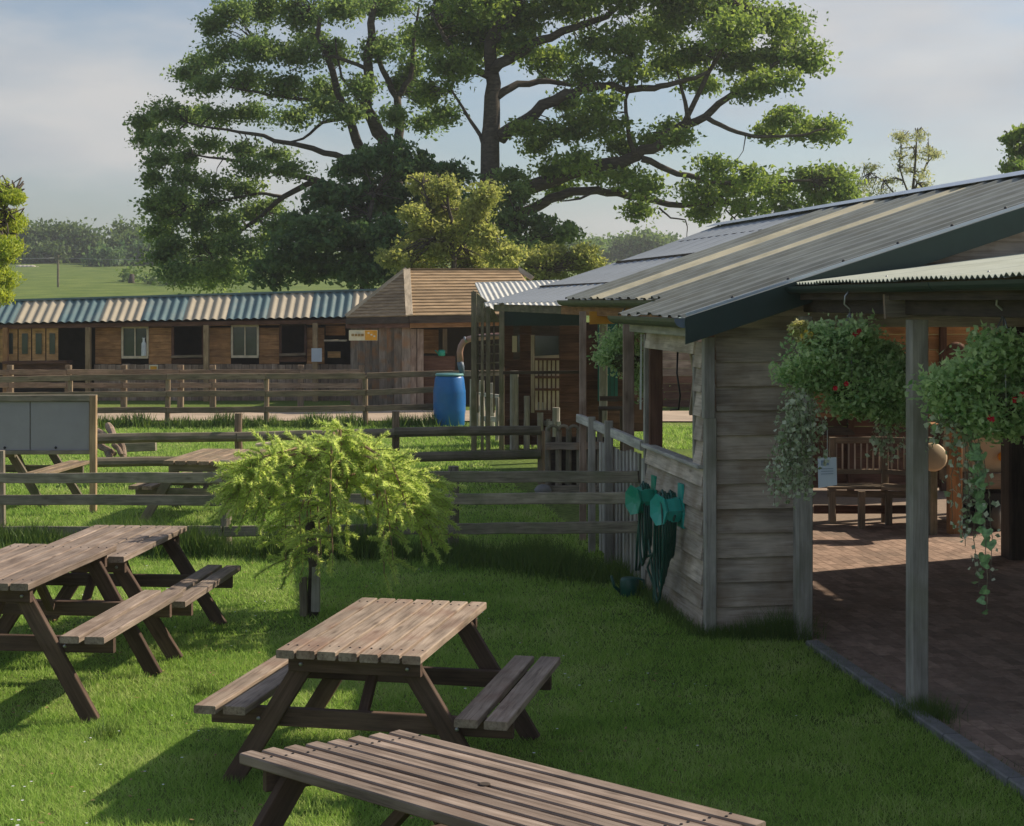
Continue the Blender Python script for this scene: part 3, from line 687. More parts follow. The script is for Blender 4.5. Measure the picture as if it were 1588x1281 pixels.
# ------------------------------------------------------------------ main shed with long lean roof
def shed():
    t = thing('timber_shed', 'long grey boarded timber shed with a ribbed metal roof and two cream strips', 'shed', SH(0, 0))
    # roof sheets: (te0, te1, tr0, tr1, u_eave, material)
    UR = 4.10; zr_ = roofz(UR)
    def dl(te): return float(np.interp(te, [-.2, 0, 2.2, 5, 7, 13.6], [0, 0, .75, 1.35, 1.3, 0]))
    cuts = [(-.12, .75, 0, 'roof_grey'), (.75, 1.5, 0, 'roof_grey'), (1.5, 2.2, 0, 'roof_grey'), (2.2, 2.7, .41, 'roof_grey'), (2.7, 3.32, .41, 'roof_cream'), (3.32, 4.05, .41, 'roof_grey'),
            (4.05, 4.8, .41, 'roof_grey'), (4.8, 5.45, .41, 'roof_cream'), (5.45, 6.1, .41, 'roof_grey'), (6.1, 6.9, .41, 'roof_grey')]
    for i, (a, b_, ue, m) in enumerate(cuts):
        lift = .012*(i % 2)
        sheet('roof_sheet', SH(ue, a, roofz(ue)+lift), SH(ue, b_+.02, roofz(ue)+lift), SH(UR, a+dl(a), zr_+lift), SH(UR, b_+dl(b_)+.02, zr_+lift), m, t, pitch=.34, amp=.02, rows=6, jit=.003)
    # pale sheets, smooth and sagging
    lo = 6.9
    for i in range(7):
        a, b_ = lo+i*.96, lo+(i+1)*.96
        sheet('roof_sheet', SH(.36, a, roofz(.33)-.02*i*.2), SH(.36, b_+.02, roofz(.33)-.02*(i+1)*.2), SH(UR, a+dl(a), zr_+.002), SH(UR, b_+dl(b_)+.02, zr_+.002), 'roof_pale', t, pitch=.48, amp=.008, rows=8, sag=.05)
    # unseen far slope of the roof, cut short so sun reaches the brick floor
    for (a, b_) in ((-.12, 3.4), (3.4, 6.9), (6.9, 10.3), (10.3, 13.6)):
        sheet('roof_sheet', SH(UR+1.5, a, zr_-SLOPE*1.5), SH(UR+1.5, b_, zr_-SLOPE*1.5), SH(UR+.01, a+dl(a), zr_), SH(UR+.01, b_+dl(b_), zr_), 'roof_grey', t, pitch=.25, amp=.028, rows=2)
    for (a, b_) in ((-.12, 4.5), (4.52, 9.2), (9.22, 13.6)):
        p0, p1 = SH(UR, a+dl(a), zr_+.035), SH(UR, b_+dl(b_), zr_+.035); s = U_*.17
        panel('ridge_cap', [p0-s-Vector((0, 0, .045)), p1-s-Vector((0, 0, .045)), p1+Vector((0, 0, .02)), p0+Vector((0, 0, .02))], .004, 'ridge_metal', t)
        panel('ridge_cap', [p0+Vector((0, 0, .02)), p1+Vector((0, 0, .02)), p1+s-Vector((0, 0, .045)), p0+s-Vector((0, 0, .045))], .004, 'ridge_metal', t)
    # screws along the rake and ridge
    for i in range(9):
        lathe('screw', [(.014, 0), (.012, .012), (.004, .018)], 'dark_metal', SH(.35+i*.42, -.06, roofz(.35+i*.42)+.03), t, n=6)
    # verge flashing, fascia
    beam('verge_flashing', SH(-.02, -.13, roofz(0)+.022), SH(UR, -.13, zr_+.022), .022, .02, 'ridge_metal', t)
    panel('gable_fascia', [SH(-.02, -.14, roofz(0)-.19), SH(UR, -.14, zr_-.17), SH(UR, -.14, zr_+.004), SH(-.02, -.14, roofz(0)+.004)], .022, 'green_fascia', t)
    # gutters
    def gutter(u, t0, t1, z, cap=False, r=.062):
        n = 8; prof = [(-r*math.cos(math.pi*k/n), -r*math.sin(math.pi*k/n)) for k in range(n+1)]; inn = [(x*.9, y*.9) for x, y in prof][::-1]
        full = prof+inn; a = SH(u, t0, z); b_ = SH(u, t1, z); me = prism_mesh('gutter', (b_-a).length, full, 'gutter_green')
        g = mkobj('gutter', None, None, None, t, frame(a, b_), me=me)
        if cap:
            q = [(x, y) for x, y in prof]; vs_ = [(0, x, y) for x, y in q]+[(-.012, x, y) for x, y in q]; m = len(q)
            mkobj('gutter_end', vs_, [tuple(range(m)), tuple(range(m, 2*m))[::-1]]+[(i, i+m, (i+1) % m+m, (i+1) % m) for i in range(m)], 'cap_blue', g, frame(a, b_))
        return g
    gutter(-.03, -.1, 2.2, ZE-.005, True, .068); gutter(.37, 2.15, 6.9, roofz(.41)-.005); beam('gutter_board', SH(.45, 2.2, roofz(.41)-.03), SH(.45, 6.9, roofz(.41)-.03), .025, .10, 'fence_dark', t)
    # eaves boards
    beam('eaves_board', SH(.10, -.02, ZE-.105), SH(.10, 2.1, ZE-.105), .05, .075, 'pale_weathered', t, c=.006)
    beam('eaves_board', SH(.48, 2.15, roofz(.41)-.12), SH(.48, 7.4, roofz(.41)-.12), .06, .10, 'orange_board', t, c=.006)
    beam('rafter_plate', SH(.50, 6.9, roofz(.41)-.12), SH(.50, 13.3, roofz(.41)-.12), .06, .10, 'fence_dark', t, c=.006)
    # clapboard gable: front wall
    AX = 1.47; A = Vector((1.47, 12.02, 0)); wall_w = .60
    def FW(s, z, d=0): return A+U_*s+V_*d+Vector((0, 0, z))
    bh = .183
    for i in range(13):
        z0 = .02+i*bh; top = min(z0+bh+.02, 2.34)
        if z0 > 2.28: break
        beam('clapboard', FW(.055+ru(-.003, .003), (z0+top)/2, .02), FW(wall_w+.12, (z0+top)/2+ru(-.004, .004), .02), .02, top-z0, 'grey_board', t, c=.003, roll=-D(10), seg=3, jit=.0015)
    for i in range(3):     # short triangle pieces under the fascia
        z0 = 2.30+i*.13; u0 = (z0-ZE+.2)/SLOPE
        beam('clapboard', SH(max(.3, u0), .30, z0+.06), SH(4.0, .30, z0+.06), .02, .135, 'grey_board', t, c=.003, roll=-D(8))
    # gable boarding above the porch roof
    for i, (ua, ub, z0) in enumerate(((1.30, 2.45, 2.60), (2.46, 4.0, 2.60), (1.84, 2.9, 2.77), (2.91, 4.0, 2.77), (2.38, 4.0, 2.94), (2.92, 4.0, 3.11))):
        beam('clapboard', SH(ua, .06, z0+.085), SH(ub, .06, z0+.085), .022, .178, 'grey_board', t, c=.003, roll=-D(8))
    # corner post (two pieces, as in the photograph) and end post
    beam('corner_post', FW(0, -.02, -.02), FW(0, 1.62, -.02), .085, .075, 'grey_post', t, c=.006, up=V_)
    beam('corner_post', FW(-.012, 1.622, -.02), FW(-.012, 2.22, -.02), .085, .075, 'grey_post', t, c=.006, up=V_)
    # side wall under the sill
    def SW(s, z, d=0): return A+V_*s-U_*(.03+d)+Vector((0, 0, z))
    i = 0; z0 = .0
    while z0 < 1.20:
        top = min(z0+bh+.012, 1.235)
        beam('clapboard', SW(.05, (z0+top)/2), SW(1.86, (z0+top)/2), .02, top-z0, 'grey_board', t, c=.003, roll=D(9.0), seg=3, jit=.002); z0 += bh
    for z0 in np.arange(1.26, 2.1, bh):
        beam('clapboard', SW(.05, z0+bh/2), SW(.27, z0+bh/2), .02, bh+.01, 'grey_board', t, c=.003, roll=D(9.0))
    for z0 in (2.09,):
        beam('clapboard', SW(.27, z0+bh/2), SW(1.86, z0+bh/2), .02, bh+.01, 'grey_board', t, c=.003, roll=D(9.0))
    beam('sill', SW(.03, 1.25), SW(1.88, 1.25), .10, .028, 'pale_weathered', t, c=.004)
    beam('jamb_strip', SW(.285, 1.27), SW(.285, 2.08), .03, .05, 'grey_post', t, up=V_)
    # window posts
    beam('corner_post', SW(1.80, 0, -.06), SW(1.80, 2.25, -.06), .11, .11, 'brown_board', t, c=.006)
    beam('jamb_strip', SW(1.93, 0, -.01), SW(1.93, 2.2, -.01), .04, .06, 'grey_post', t, up=V_)
    beam('wall_post', SW(2.85, 0, -.06), SW(2.85, 2.3, -.06), .10, .10, 'vertical_board', t, c=.006)
    beam('wall_post', SW(4.82, 0, -.02), SW(4.82, 2.38, -.02), .07, .07, 'vertical_board', t, c=.006)
    beam('white_rod', SW(1.98, 1.55, .03), SW(1.95, 2.2, .03), .016, .016, 'white_pole', t)
    for s, a_ in ((1.35, .35), (1.0, -.25)):
        beam('loose_stick', SW(s, 1.55, -.25), SW(s-a_, 2.12, -.22), .03, .03, 'pale_timber', t)
    tube('cable_loop', [SW(1.2, 2.1, -.1), SW(1.15, 1.9, -.08), SW(1.12, 1.72, -.1), SW(1.25, 1.60, -.12), SW(1.45, 1.58, -.1)], .008, 'cable_black', t, n=6)
    # rear posts of the open bays; the unseen right wall below is added for shade
    for (u, s) in ((4.1, 13.2), (2.2, 13.3), (5.4, .4), (5.4, 6.5), (5.4, 13.2)):
        beam('wall_post', SH(u, s, 0), SH(u, s, roofz(u)-.1 if u < 4.2 else zr_-SLOPE*1.3-.1), .12, .12, 'grey_post', t, c=.006)
    # flue pipe over the ridge
    tube('flue_pipe', [SH(4.3, 2.9, zr_-.1), SH(4.3, 2.9, zr_+.16)], .02, 'dark_metal', t, n=8)
    for i in range(16):  # added wall out of view, blocks sun from the near porch floor
        z0 = i*.2
        beam('clapboard', Vector((7.1, 4.0, z0+.1)), Vector((6.35, 16.0, z0+.1)), .02, .199, 'grey_board', t)
    # purlins seen under the roof
    for u in (1.2, 2.4, 3.4):
        beam('purlin', SH(u, .1, roofz(u)-.09), SH(u, 13.2, roofz(u)-.09), .05, .12, 'dark_board', t)
    return t
shed()

def picket():
    A = Vector((1.47, 12.02, 0))
    def SW(s, z, d=0): return A+V_*s-U_*(.03+d)+Vector((0, 0, z))
    t = thing('picket_fence', 'grey picket fence with a pale top rail running back from the shed wall', 'fence', SW(1.95, 0))
    s = 2.0
    while s < 3.9:
        beam('picket', SW(s, .05), SW(s, 1.13+ru(-.03, .03)), .022, .07, 'pale_weathered' if ru(0, 1) < .6 else 'grey_post', t, up=V_); s += .15 if s < 4.6 else .2
    beam('top_rail', SW(1.95, 1.24, .02), SW(4.85, 1.27, .02), .05, .085, 'pale_weathered', t, c=.005, seg=4, jit=.003)
    beam('low_rail', SW(1.95, .45, -.04), SW(4.0, .45, -.04), .04, .08, 'grey_post', t, c=.005)
    beam('post', SW(3.2, 0, .05), SW(3.2, 1.36, .05), .08, .08, 'grey_post', t, c=.006)
    beam('post', SW(4.0, 0, .05), SW(4.0, 1.34, .05), .07, .07, 'grey_post', t, c=.006)
picket()

# ------------------------------------------------------------------ porch
PZ = 2.61
def porch():
    t = thing('porch', 'open lean-to porch with a pale corrugated edge roof on slim timber posts', 'porch', (2.45, 9.77, 0))
    a0 = Vector((2.03, 12.0, PZ)); a1 = Vector((2.46, 7.0, PZ)); sl = .125  # near end cut back out of view, so sun reaches the nearest table
    n = 6; run = 5.6  # run lengthened out of view to keep the paving in shade
    for i in range(n):
        e0, e1 = a0.lerp(a1, i/n), a0.lerp(a1, (i+1)/n+.003); lift = Vector((0, 0, .006*(i % 2)))
        sheet('roof_sheet', e0+lift, e1+lift, e0+lift+Vector((run, .1517*run, run*sl)), e1+lift+Vector((run, .1517*run, run*sl)), 'porch_sheet', t, pitch=.076, amp=.018, kind='wave', rows=1)
    d = (a1-a0).normalized()
    r = .05; k = 8; prof = [(-r*math.cos(math.pi*j/k), -r*math.sin(math.pi*j/k)) for j in range(k+1)]; full = prof+[(x*.9, y*.9) for x, y in prof][::-1]
    for i in range(3):
        p, q = a0.lerp(a1, i/3), a0.lerp(a1, (i+1)/3-.002)
        off = Vector((-.03, 0, -.015))
        mkobj('gutter', None, None, None, t, frame(p+off, q+off), me=prism_mesh('gutter', (q-p).length, full, 'green_fascia'))
    beam('fascia_board', a0+Vector((.045, 0, -.06)), a1+Vector((.045, 0, -.06)), .025, .10, 'dark_board', t)
    for i in range(9):
        p = a0.lerp(a1, (i+.5)/9); lathe('screw', [(.012, 0), (.004, .012)], 'steel', p+Vector((.14, 0, .03)), t, n=6)
    # posts with bearers
    for j, (x, y, w) in enumerate(((2.14, 11.86, .115), (2.455, 9.77, .105))):
        beam('post', (x, y, -.02), (x, y, 2.38), w, w, 'grey_post', t, c=.006, seg=4, jit=.0015, up=V_)
    beam('beam', (2.19, 11.95, 2.46), (2.63, 7.0, 2.46), .06, .10, 'dark_board', t, c=.006)
    beam('bearer', (2.36, 9.86, 2.46), (2.62, 9.86, 2.46), .055, .15, 'fence_wood', t, c=.01, up=V_)
    beam('bearer', (2.24, 9.70, 2.46), (3.1, 9.72, 2.50), .045, .15, 'slab_board', t, c=.01)
    for i in range(7):      # rafters
        p = a0.lerp(a1, .03+i*.155); beam('rafter', p+Vector((.05, 0, -.06)), p+Vector((run, .1517*run, run*sl-.06)), .05, .09, 'fence_dark', t)
    tube('cable', [Vector((2.42, 9.2, 2.5)), Vector((2.47, 8.7, 2.45)), Vector((2.52, 8.2, 2.455)), Vector((2.56, 7.8, 2.5))], .008, 'white_pole', t, n=6)
    beam('post', (4.89, 15.5, 0), (4.89, 15.5, 2.9), .30, .30, 'dark_board', t, c=.02)
porch()

def back_room():
    t = thing('boarded_back_wall', 'orange brown boarded wall closing the back of the porch room', 'wall', (4, 21, 0))
    Y = 21.0
    for i in range(13):
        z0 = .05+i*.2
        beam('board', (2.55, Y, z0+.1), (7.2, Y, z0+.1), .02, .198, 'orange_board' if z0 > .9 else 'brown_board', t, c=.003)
    for x in (2.6, 4.4, 5.6, 7.1): beam('stud', (x, Y-.05, 0), (x, Y-.05, 2.7), .08, .08, 'brown_board', t)
    beam('shelf', (2.6, Y-.2, 1.02), (7.1, Y-.2, 1.02), .3, .05, 'orange_board', t)
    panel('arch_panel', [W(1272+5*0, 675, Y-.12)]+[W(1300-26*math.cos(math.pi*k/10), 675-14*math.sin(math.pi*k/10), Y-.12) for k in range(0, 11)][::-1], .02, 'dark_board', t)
    panel('gloom_panel', [(2.2, Y-.5, 2.22), (7.2, Y-.5, 2.22), (7.2, Y-.5, 3.3), (2.2, Y-.5, 2.7)], .03, 'dark_board', t)  # dark sheet painted as the unlit space above the wall
    o = lathe('wall_plaque', [(.13, 0), (.14, .03), (.10, .05), (.02, .055)], 'brown_board', W(1482, 548, 19.4), n=16, axis=(0, -1, 0)); tag(o, 'dark round wooden knob showing above the right hanging basket', 'plaque')
back_room()

def bench():
    Y = 18.0; c = W(1340, 810, Y)
    t = thing('garden_bench', 'curved wooden garden bench with a slatted back inside the porch', 'bench', (c.x, Y, 0))
    def a(px, py, dy=0): return W(px, py, Y+dy)
    b0, b1 = 1290, 1420
    beam('back_rail', a(b0-2, 683, .1), a(1366, 682, .0), .05, .07, 'oak_bench', t, c=.006)
    beam('back_rail', a(1367, 682, 0), a(1440, 686, -.25), .05, .07, 'oak_bench', t, c=.006)
    beam('back_rail', a(b0, 731, .1), a(1366, 731, .0), .05, .05, 'oak_bench', t); beam('back_rail', a(1367, 731, 0), a(1440, 736, -.25), .05, .05, 'oak_bench', t)
    for i in range(15):
        px = 1297+i*9.6; dy = .08-.1*(px-1297)/70 if px < 1367 else -.25*(px-1367)/73
        beam('back_slat', a(px, 688, dy), a(px, 728, dy), .012, .035, 'grey_board', t)
    for px, dy in ((1291, .1), (1372, -.01), (1440, -.25)): beam('back_post', a(px, 678, dy), (a(px, 0, dy).x, Y+dy, 0), .07, .07, 'oak_bench', t, c=.006)
    for k in range(4):
        dd = -.08-.11*k
        beam('seat_slat', a(1283, 752+k*1.5, dd+.08), a(1366, 752+k*1.5, dd), .095, .03, 'oak_bench', t); beam('seat_slat', a(1367, 752+k*1.5, dd), a(1440, 757+k*1.5, dd-.2), .095, .03, 'oak_bench', t)
    for px, dy in ((1290, -.1), (1336, -.5), (1378, -.25), (1440, -.6)): beam('leg', a(px, 762, dy), (a(px, 0, dy).x, Y+dy, 0), .07, .07, 'oak_bench', t, c=.006)
    beam('stretcher', a(1262, 790, -.05), a(1366, 790, -.05), .05, .09, 'brown_board', t); beam('stretcher', a(1367, 790, -.05), a(1445, 790, -.25), .05, .09, 'brown_board', t)
    beam('seat_frame', a(1283, 765, -.1), a(1440, 768, -.3), .04, .07, 'oak_bench', t)
    p = thing('wooden_stand', 'orange wooden stand post in front of the mower, right of the slim porch post', 'post', G(1480, 830))
    g = G(1480, 830); beam('stand_post', g, g+Vector((0, 0, 1.15)), .14, .12, 'orange_board', p, c=.008); beam('stand_top', g+Vector((-.35, 0, 1.17)), g+Vector((.3, 0, 1.17)), .3, .04, 'orange_board', p)
    o = lathe('round_seat', [(.12, 0), (.15, .02), (.15, .05), (.13, .07)], 'tan_body', W(1445, 710, 16.8), n=18, axis=(0, -1, .3)); tag(o, 'round tan lid hanging beside the slim porch post', 'lid')
    g2 = G(1447, 832); o = beam('short_post', g2, g2+Vector((0, 0, .95)), .075, .075, 'fence_dark', c=.006); tag(o, 'thin dark post just right of the slim porch post, in the shade', 'post')
bench()

def mower():
    Y = 17.4; t = thing('ride_on_mower', 'tan ride-on mower with a rounded bonnet parked in the porch shade', 'mower', W(1525, 828, Y))
    def a(px, py, dy=0): return W(px, py, Y+dy)
    # bonnet: rounded box
    bm = bmesh.new(); bmesh.ops.create_cube(bm, size=1)
    bmesh.ops.bevel(bm, geom=bm.edges[:]+bm.verts[:], offset=.16, segments=4, affect='EDGES', profile=.6)
    me = bpy.data.meshes.new('bonnet'); 
    for v in bm.verts: v.co = Vector((v.co.x*.66*(1-.15*(v.co.z+.5)), v.co.y*.9, v.co.z*.58))
    bm.to_mesh(me); bm.free(); me.materials.append(MATS['tan_body']); me.polygons.foreach_set('use_smooth', [True]*len(me.polygons))
    mkobj('bonnet', None, None, None, t, Matrix.Translation(a(1519, 690, .35)), me=me)
    bm = bmesh.new(); bmesh.ops.create_cube(bm, size=1); bmesh.ops.bevel(bm, geom=bm.edges[:], offset=.12, segments=3, affect='EDGES')
    me = bpy.data.meshes.new('bumper')
    for v in bm.verts: v.co = Vector((v.co.x*.72, v.co.y*1.0, v.co.z*.2))
    bm.to_mesh(me); bm.free(); me.materials.append(MATS['oak_bench']); mkobj('bumper', None, None, None, t, Matrix.Translation(a(1522, 738, .3)), me=me)
    beam('chassis', a(1490, 768, .4), a(1575, 768, .4), .7, .16, 'dark_metal', t, c=.02)
    beam('cutting_deck', a(1484, 790, .5), a(1560, 792, .5), .75, .12, 'dark_metal', t, c=.03)
    for (px, py, dy, r) in ((1550, 805, -.05, .15), (1500, 806, .75, .15), (1560, 800, 1.0, .19)):
        w = lathe('wheel', [(r*.55, -.05), (r*.92, -.05), (r, -.03), (r, .03), (r*.92, .05), (r*.55, .05)], 'tyre_grey', (a(px, py, dy).x, Y+dy, r), t, n=22, axis=(.8, -.6, 0))
        lathe('rim', [(.02, -.02), (r*.5, -.035), (r*.54, -.052), (r*.56, .052), (r*.5, .035), (.02, .02)], 'hub_tan', (a(px, py, dy).x, Y+dy, r), w, n=18, axis=(.8, -.6, 0))
    lathe('indicator', [(.05, 0), (.05, .03), (.02, .05)], 'amber', a(1554, 708, -.12), t, n=12, axis=(0, -1, 0))
    tube('steering_column', [a(1560, 720, .8), a(1572, 640, 1.0)], .02, 'dark_metal', t)
    beam('seat', a(1575, 690, 1.3), a(1610, 688, 1.3), .4, .1, 'dark_metal', t, c=.03)
mower()

def notice():
    Y = 11.6; t = thing('paper_notice', 'white laminated paper notice hung beside the porch post with a blue heading', 'sign', W(1283, 733, Y))
    panel('sheet', [W(1269, 757, Y), W(1298, 752, Y-.05), W(1297, 709, Y-.05), W(1268, 710, Y)], .004, 'white_paper', t)
    d = Vector((0, -.004, 0))
    panel('printed_heading', [W(1273, 722, Y-.01)+d, W(1285, 721.5, Y-.03)+d, W(1285, 713, Y-.03)+d, W(1273, 714, Y-.01)+d], .002, 'ink_blue', t)
    for py in (727, 731, 735): beam('printed_line', W(1273, py, Y-.01)+d*1.6, W(1292, py-.7, Y-.042)+d*1.6, .002, .004, 'ink_blue', t)
    beam('string', W(1283, 709, Y-.025), W(1283, 665, Y-.025), .004, .004, 'white_pole', t)
notice()

# ------------------------------------------------------------------ garden hoses on the side wall
def hoses():
    A = Vector((1.47, 12.02, 0))
    def SW(s, z, d=0): return A+V_*s-U_*(.03+d)+Vector((0, 0, z))
    def s_of(px):   # distance along wall seen at pixel column
        k = (px-794)/F; return (A.x-.03-k*A.y)/(.15+k*.9887)
    def P(px, py, d=.1):
        s = s_of(px); p = SW(s, 0, d); return Vector((p.x, p.y, HC-(py-HY)/F*p.y))
    labels = [('teal hose hanger nearest the shed corner with dark green hose looped over it', 1060, 790, 'teal_green'), ('emerald green hose hanger farther along the side wall, left of the other', 1018, 775, 'bright_green')]
    for (lb, px, py, m) in labels:
        c = P(px, py, .12); t = thing('hose_hanger', lb, 'hose hanger', c)
        ax = (-U_+Vector((0, 0, 0))).normalized()
        r = .115
        lathe('saddle', [(r*.5, -.10), (r*.8, -.09), (r, -.05), (r*1.02, .0), (r*.9, .06), (r*1.12, .09), (r*1.12, .10), (r*.3, .08)], m, c, t, n=7, smooth=False, axis=ax+Vector((0, -.35, 0)))
        panel('back_plate', [c+V_*-.09+Vector((0, 0, -.14))+U_*.09, c+V_*.09+Vector((0, 0, -.14))+U_*.09, c+V_*.07+Vector((0, 0, .2))+U_*.09, c-V_*.05+Vector((0, 0, .2))+U_*.09][::-1], .02, m, t)
        for k in range(7 if px > 1040 else 4):
            pts = []; amp = .34+.06*k+ru(0, .05); wd = .07+.012*k; ph = ru(-.02, .02)
            lift = r+.01+.012*(k % 3)
            dd = -.02+.02*k-.05
            for j in range(15):
                a = 2*math.pi*j/14; y_ = math.sin(a)*wd+ph*math.cos(a); z_ = lift*.9 if False else (math.cos(a)*.5+.5)
                zz = lift-(1-z_)*(amp+lift); sl = (-.06 if px > 1040 else .03)*(1-z_)*2
                pts.append(c+V_*(y_-sl*.8)+Vector((0, 0, zz))-U_*(dd+.02))
            tube('hose_loop', pts, .0105, 'hose_green', t, n=6)
    # free hose ends running to the ground
    t = thing('garden_hose', 'dark green garden hose hanging from the wall and trailing to the ground', 'hose', P(1035, 940, .1))
    for pts in ([(1062, 790), (1050, 830), (1030, 860), (1022, 880), (1036, 920), (1040, 945), (1034, 930), (1038, 880)], [(1010, 795), (1006, 840), (1004, 885)], [(1052, 860), (1046, 900), (1042, 925), (1030, 950)],
                [(1016, 795), (1024, 840), (1032, 900), (1033, 945), (1040, 940)], [(1066, 800), (1048, 850), (1012, 868), (1008, 884)]):
        tube('hose', [P(x, y, .10) for x, y in pts], .0105, 'hose_green', t, n=6)
    c = G(1010, 930); c = P(1012, 925, .20); c.z = 0
    t = thing('watering_can', 'dark grey green watering can standing on the grass under the hoses', 'watering can', c)
    lathe('can_body', [(.075, 0), (.085, .01), (.08, .13), (.07, .15), (.05, .155)], 'hose_green', c, t, n=18)
    tube('spout', [c+Vector((-.07, 0, .03)), c+Vector((-.13, -.01, .08)), c+Vector((-.155, -.02, .17))], [.018, .013, .012], 'hose_green', t, n=8)
    tube('handle', [c+Vector((.06, 0, .15)), c+Vector((.12, 0, .13)), c+Vector((.13, 0, .07)), c+Vector((.08, 0, .03))], .01, 'hose_green', t, n=6)
hoses()

# ------------------------------------------------------------------ hanging baskets
def strand(p0, length, sway, n=14):
    pts = [Vector(p0)]
    d = Vector((sway[0], sway[1], 0))
    for i in range(n):
        t = i/n; pts.append(pts[-1]+Vector((d.x*(.9-t)*.12+ru(-.008, .008), d.y*(.9-t)*.1+ru(-.008, .008), -length/n)))
    return pts
def basket(label, c, hook, R, clumps, trails, flowers, tips=None, big=(), nleaf=60, nsub=260):
    c = Vector(c); t = thing('hanging_basket', label, 'hanging basket', c, None, 'flower baskets hanging along the porch')
    lathe('basket_bowl', [(.03, -.11), (.09, -.09), (.14, -.02), (.16, .05), (.13, .06)], 'moss', c, t, n=20)
    hook = Vector(hook)
    for k in range(3):
        a = 2*math.pi*k/3+.4; tube('chain', [c+Vector((.19*math.cos(a), .19*math.sin(a), 0)), hook], .004, 'steel', t, n=5)
    tube('hook', [hook+Vector((.0, 0, .14)), hook+Vector((-.03, 0, .10)), hook+Vector((-.035, 0, .05)), hook+Vector((0, 0, .02)), hook], .006, 'steel', t, n=6)
    P, T, S = clump_points(clumps, nsub*.55, int(nleaf*.42), .115, .1)
    S2 = [s_+nr.normal(size=3)*np.array([.05, .05, .04])+np.array([0, 0, .02]) for s_ in S for _ in range(9)]; P = np.concatenate([P, np.array(S2)]); T = np.concatenate([T, nr.uniform(.5, 1, len(S2))])
    V, Fc, TT = leaf_cloud(P-np.array(c), .034, .65, .5, .6, T)
    npmesh('foliage', V, Fc, 'basket_leaf', TT, t, Matrix.Translation(c))
    # trailing ivy
    PV, TV = [], []; so_v, so_f = [], []
    for (p0, ln, sway, lw) in trails:
        pts = strand(p0, ln, sway)
        v, f = tube_geo(pts, [.0022]*len(pts), 4, c, len(so_v)); so_v += v; so_f += f
        k = int(ln*lw)
        for _ in range(k):
            i = rng.randrange(1, len(pts)); PV.append(pts[i]+Vector((rng.gauss(0, .018), rng.gauss(0, .018), rng.gauss(0, .02)))-c); TV.append(rng.random())
    if PV:
        V, Fc, TT = leaf_cloud(np.array([list(p) for p in PV]), .031, .85, .35, .2, np.array(TV), .3)
        npmesh('trailing_ivy', V, Fc, 'ivy_leaf', TT, t, Matrix.Translation(c))
        stuff(mkobj('ivy_stems', so_v, so_f, 'fence_dark', t, Matrix.Translation(c)))
    for (p0, ln) in big:
        pts = strand(p0, ln, (.12, 0)); v, f = tube_geo(pts, [.0025]*len(pts), 4, c, 0); stuff(mkobj('long_stem', v, f, 'fence_dark', t, Matrix.Translation(c)))
        for i in range(1, len(pts)):
            for q in range(2 if i < 9 else 1):
                r_ = ru(.020, .034); a = ru(-.9, .9)+(math.pi if rng.random() < .5 else 0); o_ = pts[i]+Vector((ru(-.025, .025), ru(-.03, .01), ru(-.01, .01)))
                out = [(0, 0), (.55, .35), (.95, .2), (1.0, -.3), (.55, -.95), (0, -1.5), (-.55, -.95), (-1.0, -.3), (-.95, .2), (-.55, .35)]
                R_ = Matrix.Rotation(a*.4, 3, 'Y') @ Matrix.Rotation(ru(-.8, .8), 3, 'Z') @ Matrix.Rotation(ru(-.5, .5), 3, 'X')
                mkobj('ivy_leaf', [R_ @ Vector((x*r_, -.12*abs(x)*r_, z*r_)) for x, z in out], [tuple(range(10))], 'heart_leaf', t, Matrix.Translation(o_))
    if tips:
        P, T, S = clump_points(tips, 600, 22, .03, .1); V, Fc, TT = leaf_cloud(P-np.array(c), .028, .6, .4, .5, T); npmesh('yellow_sprig', V, Fc, 'tip_leaf', TT, t, Matrix.Translation(c))
    for (p, m) in flowers:
        p = Vector(p); vs_, fs = [], []
        for k in range(6):
            a = 2*math.pi*k/6; b0 = len(vs_); dx, dz = math.cos(a), math.sin(a)
            vs_ += [(0, 0, 0), (.012*dx-.008*dz, -.008, .012*dz+.008*dx), (.017*dx, -.004, .017*dz), (.012*dx+.008*dz, -.008, .012*dz-.008*dx)]; fs.append((b0, b0+1, b0+2, b0+3))
        mkobj('flower', vs_, fs, m, t, Matrix.Translation(p))
def PW(px, py, Y): return W(px, py, Y)
Y1 = 10.2
sx = Y1/F
cl = []
for (px, py, rx, ry) in ((1265, 560, 38, 34), (1310, 550, 45, 38), (1355, 560, 40, 36), (1290, 590, 50, 32), (1340, 600, 45, 30), (1235, 580, 22, 26), (1385, 600, 28, 34), (1325, 520, 28, 18), (1315, 625, 30, 14), (1350, 630, 26, 16), (1270, 525, 22, 16), (1380, 560, 20, 26), (1390, 635, 24, 22)):
    cl.append((PW(px, py, Y1+ru(-.12, .12)), rx*sx*.88, .15, ry*sx*.82))
tr = [(PW(ru(1224, 1262), ru(600, 645), Y1-.12+ru(-.06, .06)), ru(.25, .62) , (ru(-.2, .1), ru(-.2, .1)), 120) for _ in range(34)]
tr += [(PW(ru(1236, 1256), 640, Y1-.1), ru(.40, .55), (ru(-.1, .1), 0), 80) for _ in range(5)]
tr += [(PW(ru(1355, 1400), ru(635, 655), Y1+ru(-.05, .1)), ru(.15, .3), (ru(-.1, .1), 0), 90) for _ in range(9)]
fl = [(PW(1329, 516, Y1-.2), 'red_petal'), (PW(1325, 519, Y1-.19), 'red_petal'), (PW(1332, 513, Y1-.2), 'red_petal'), (PW(1312, 595, Y1-.25), 'red_petal'), (PW(1295, 602, Y1-.24), 'red_petal'), (PW(1250, 515, Y1-.1), 'yellow_petal'), (PW(1257, 518, Y1-.1), 'yellow_petal'), (PW(1244, 521, Y1-.1), 'yellow_petal')]
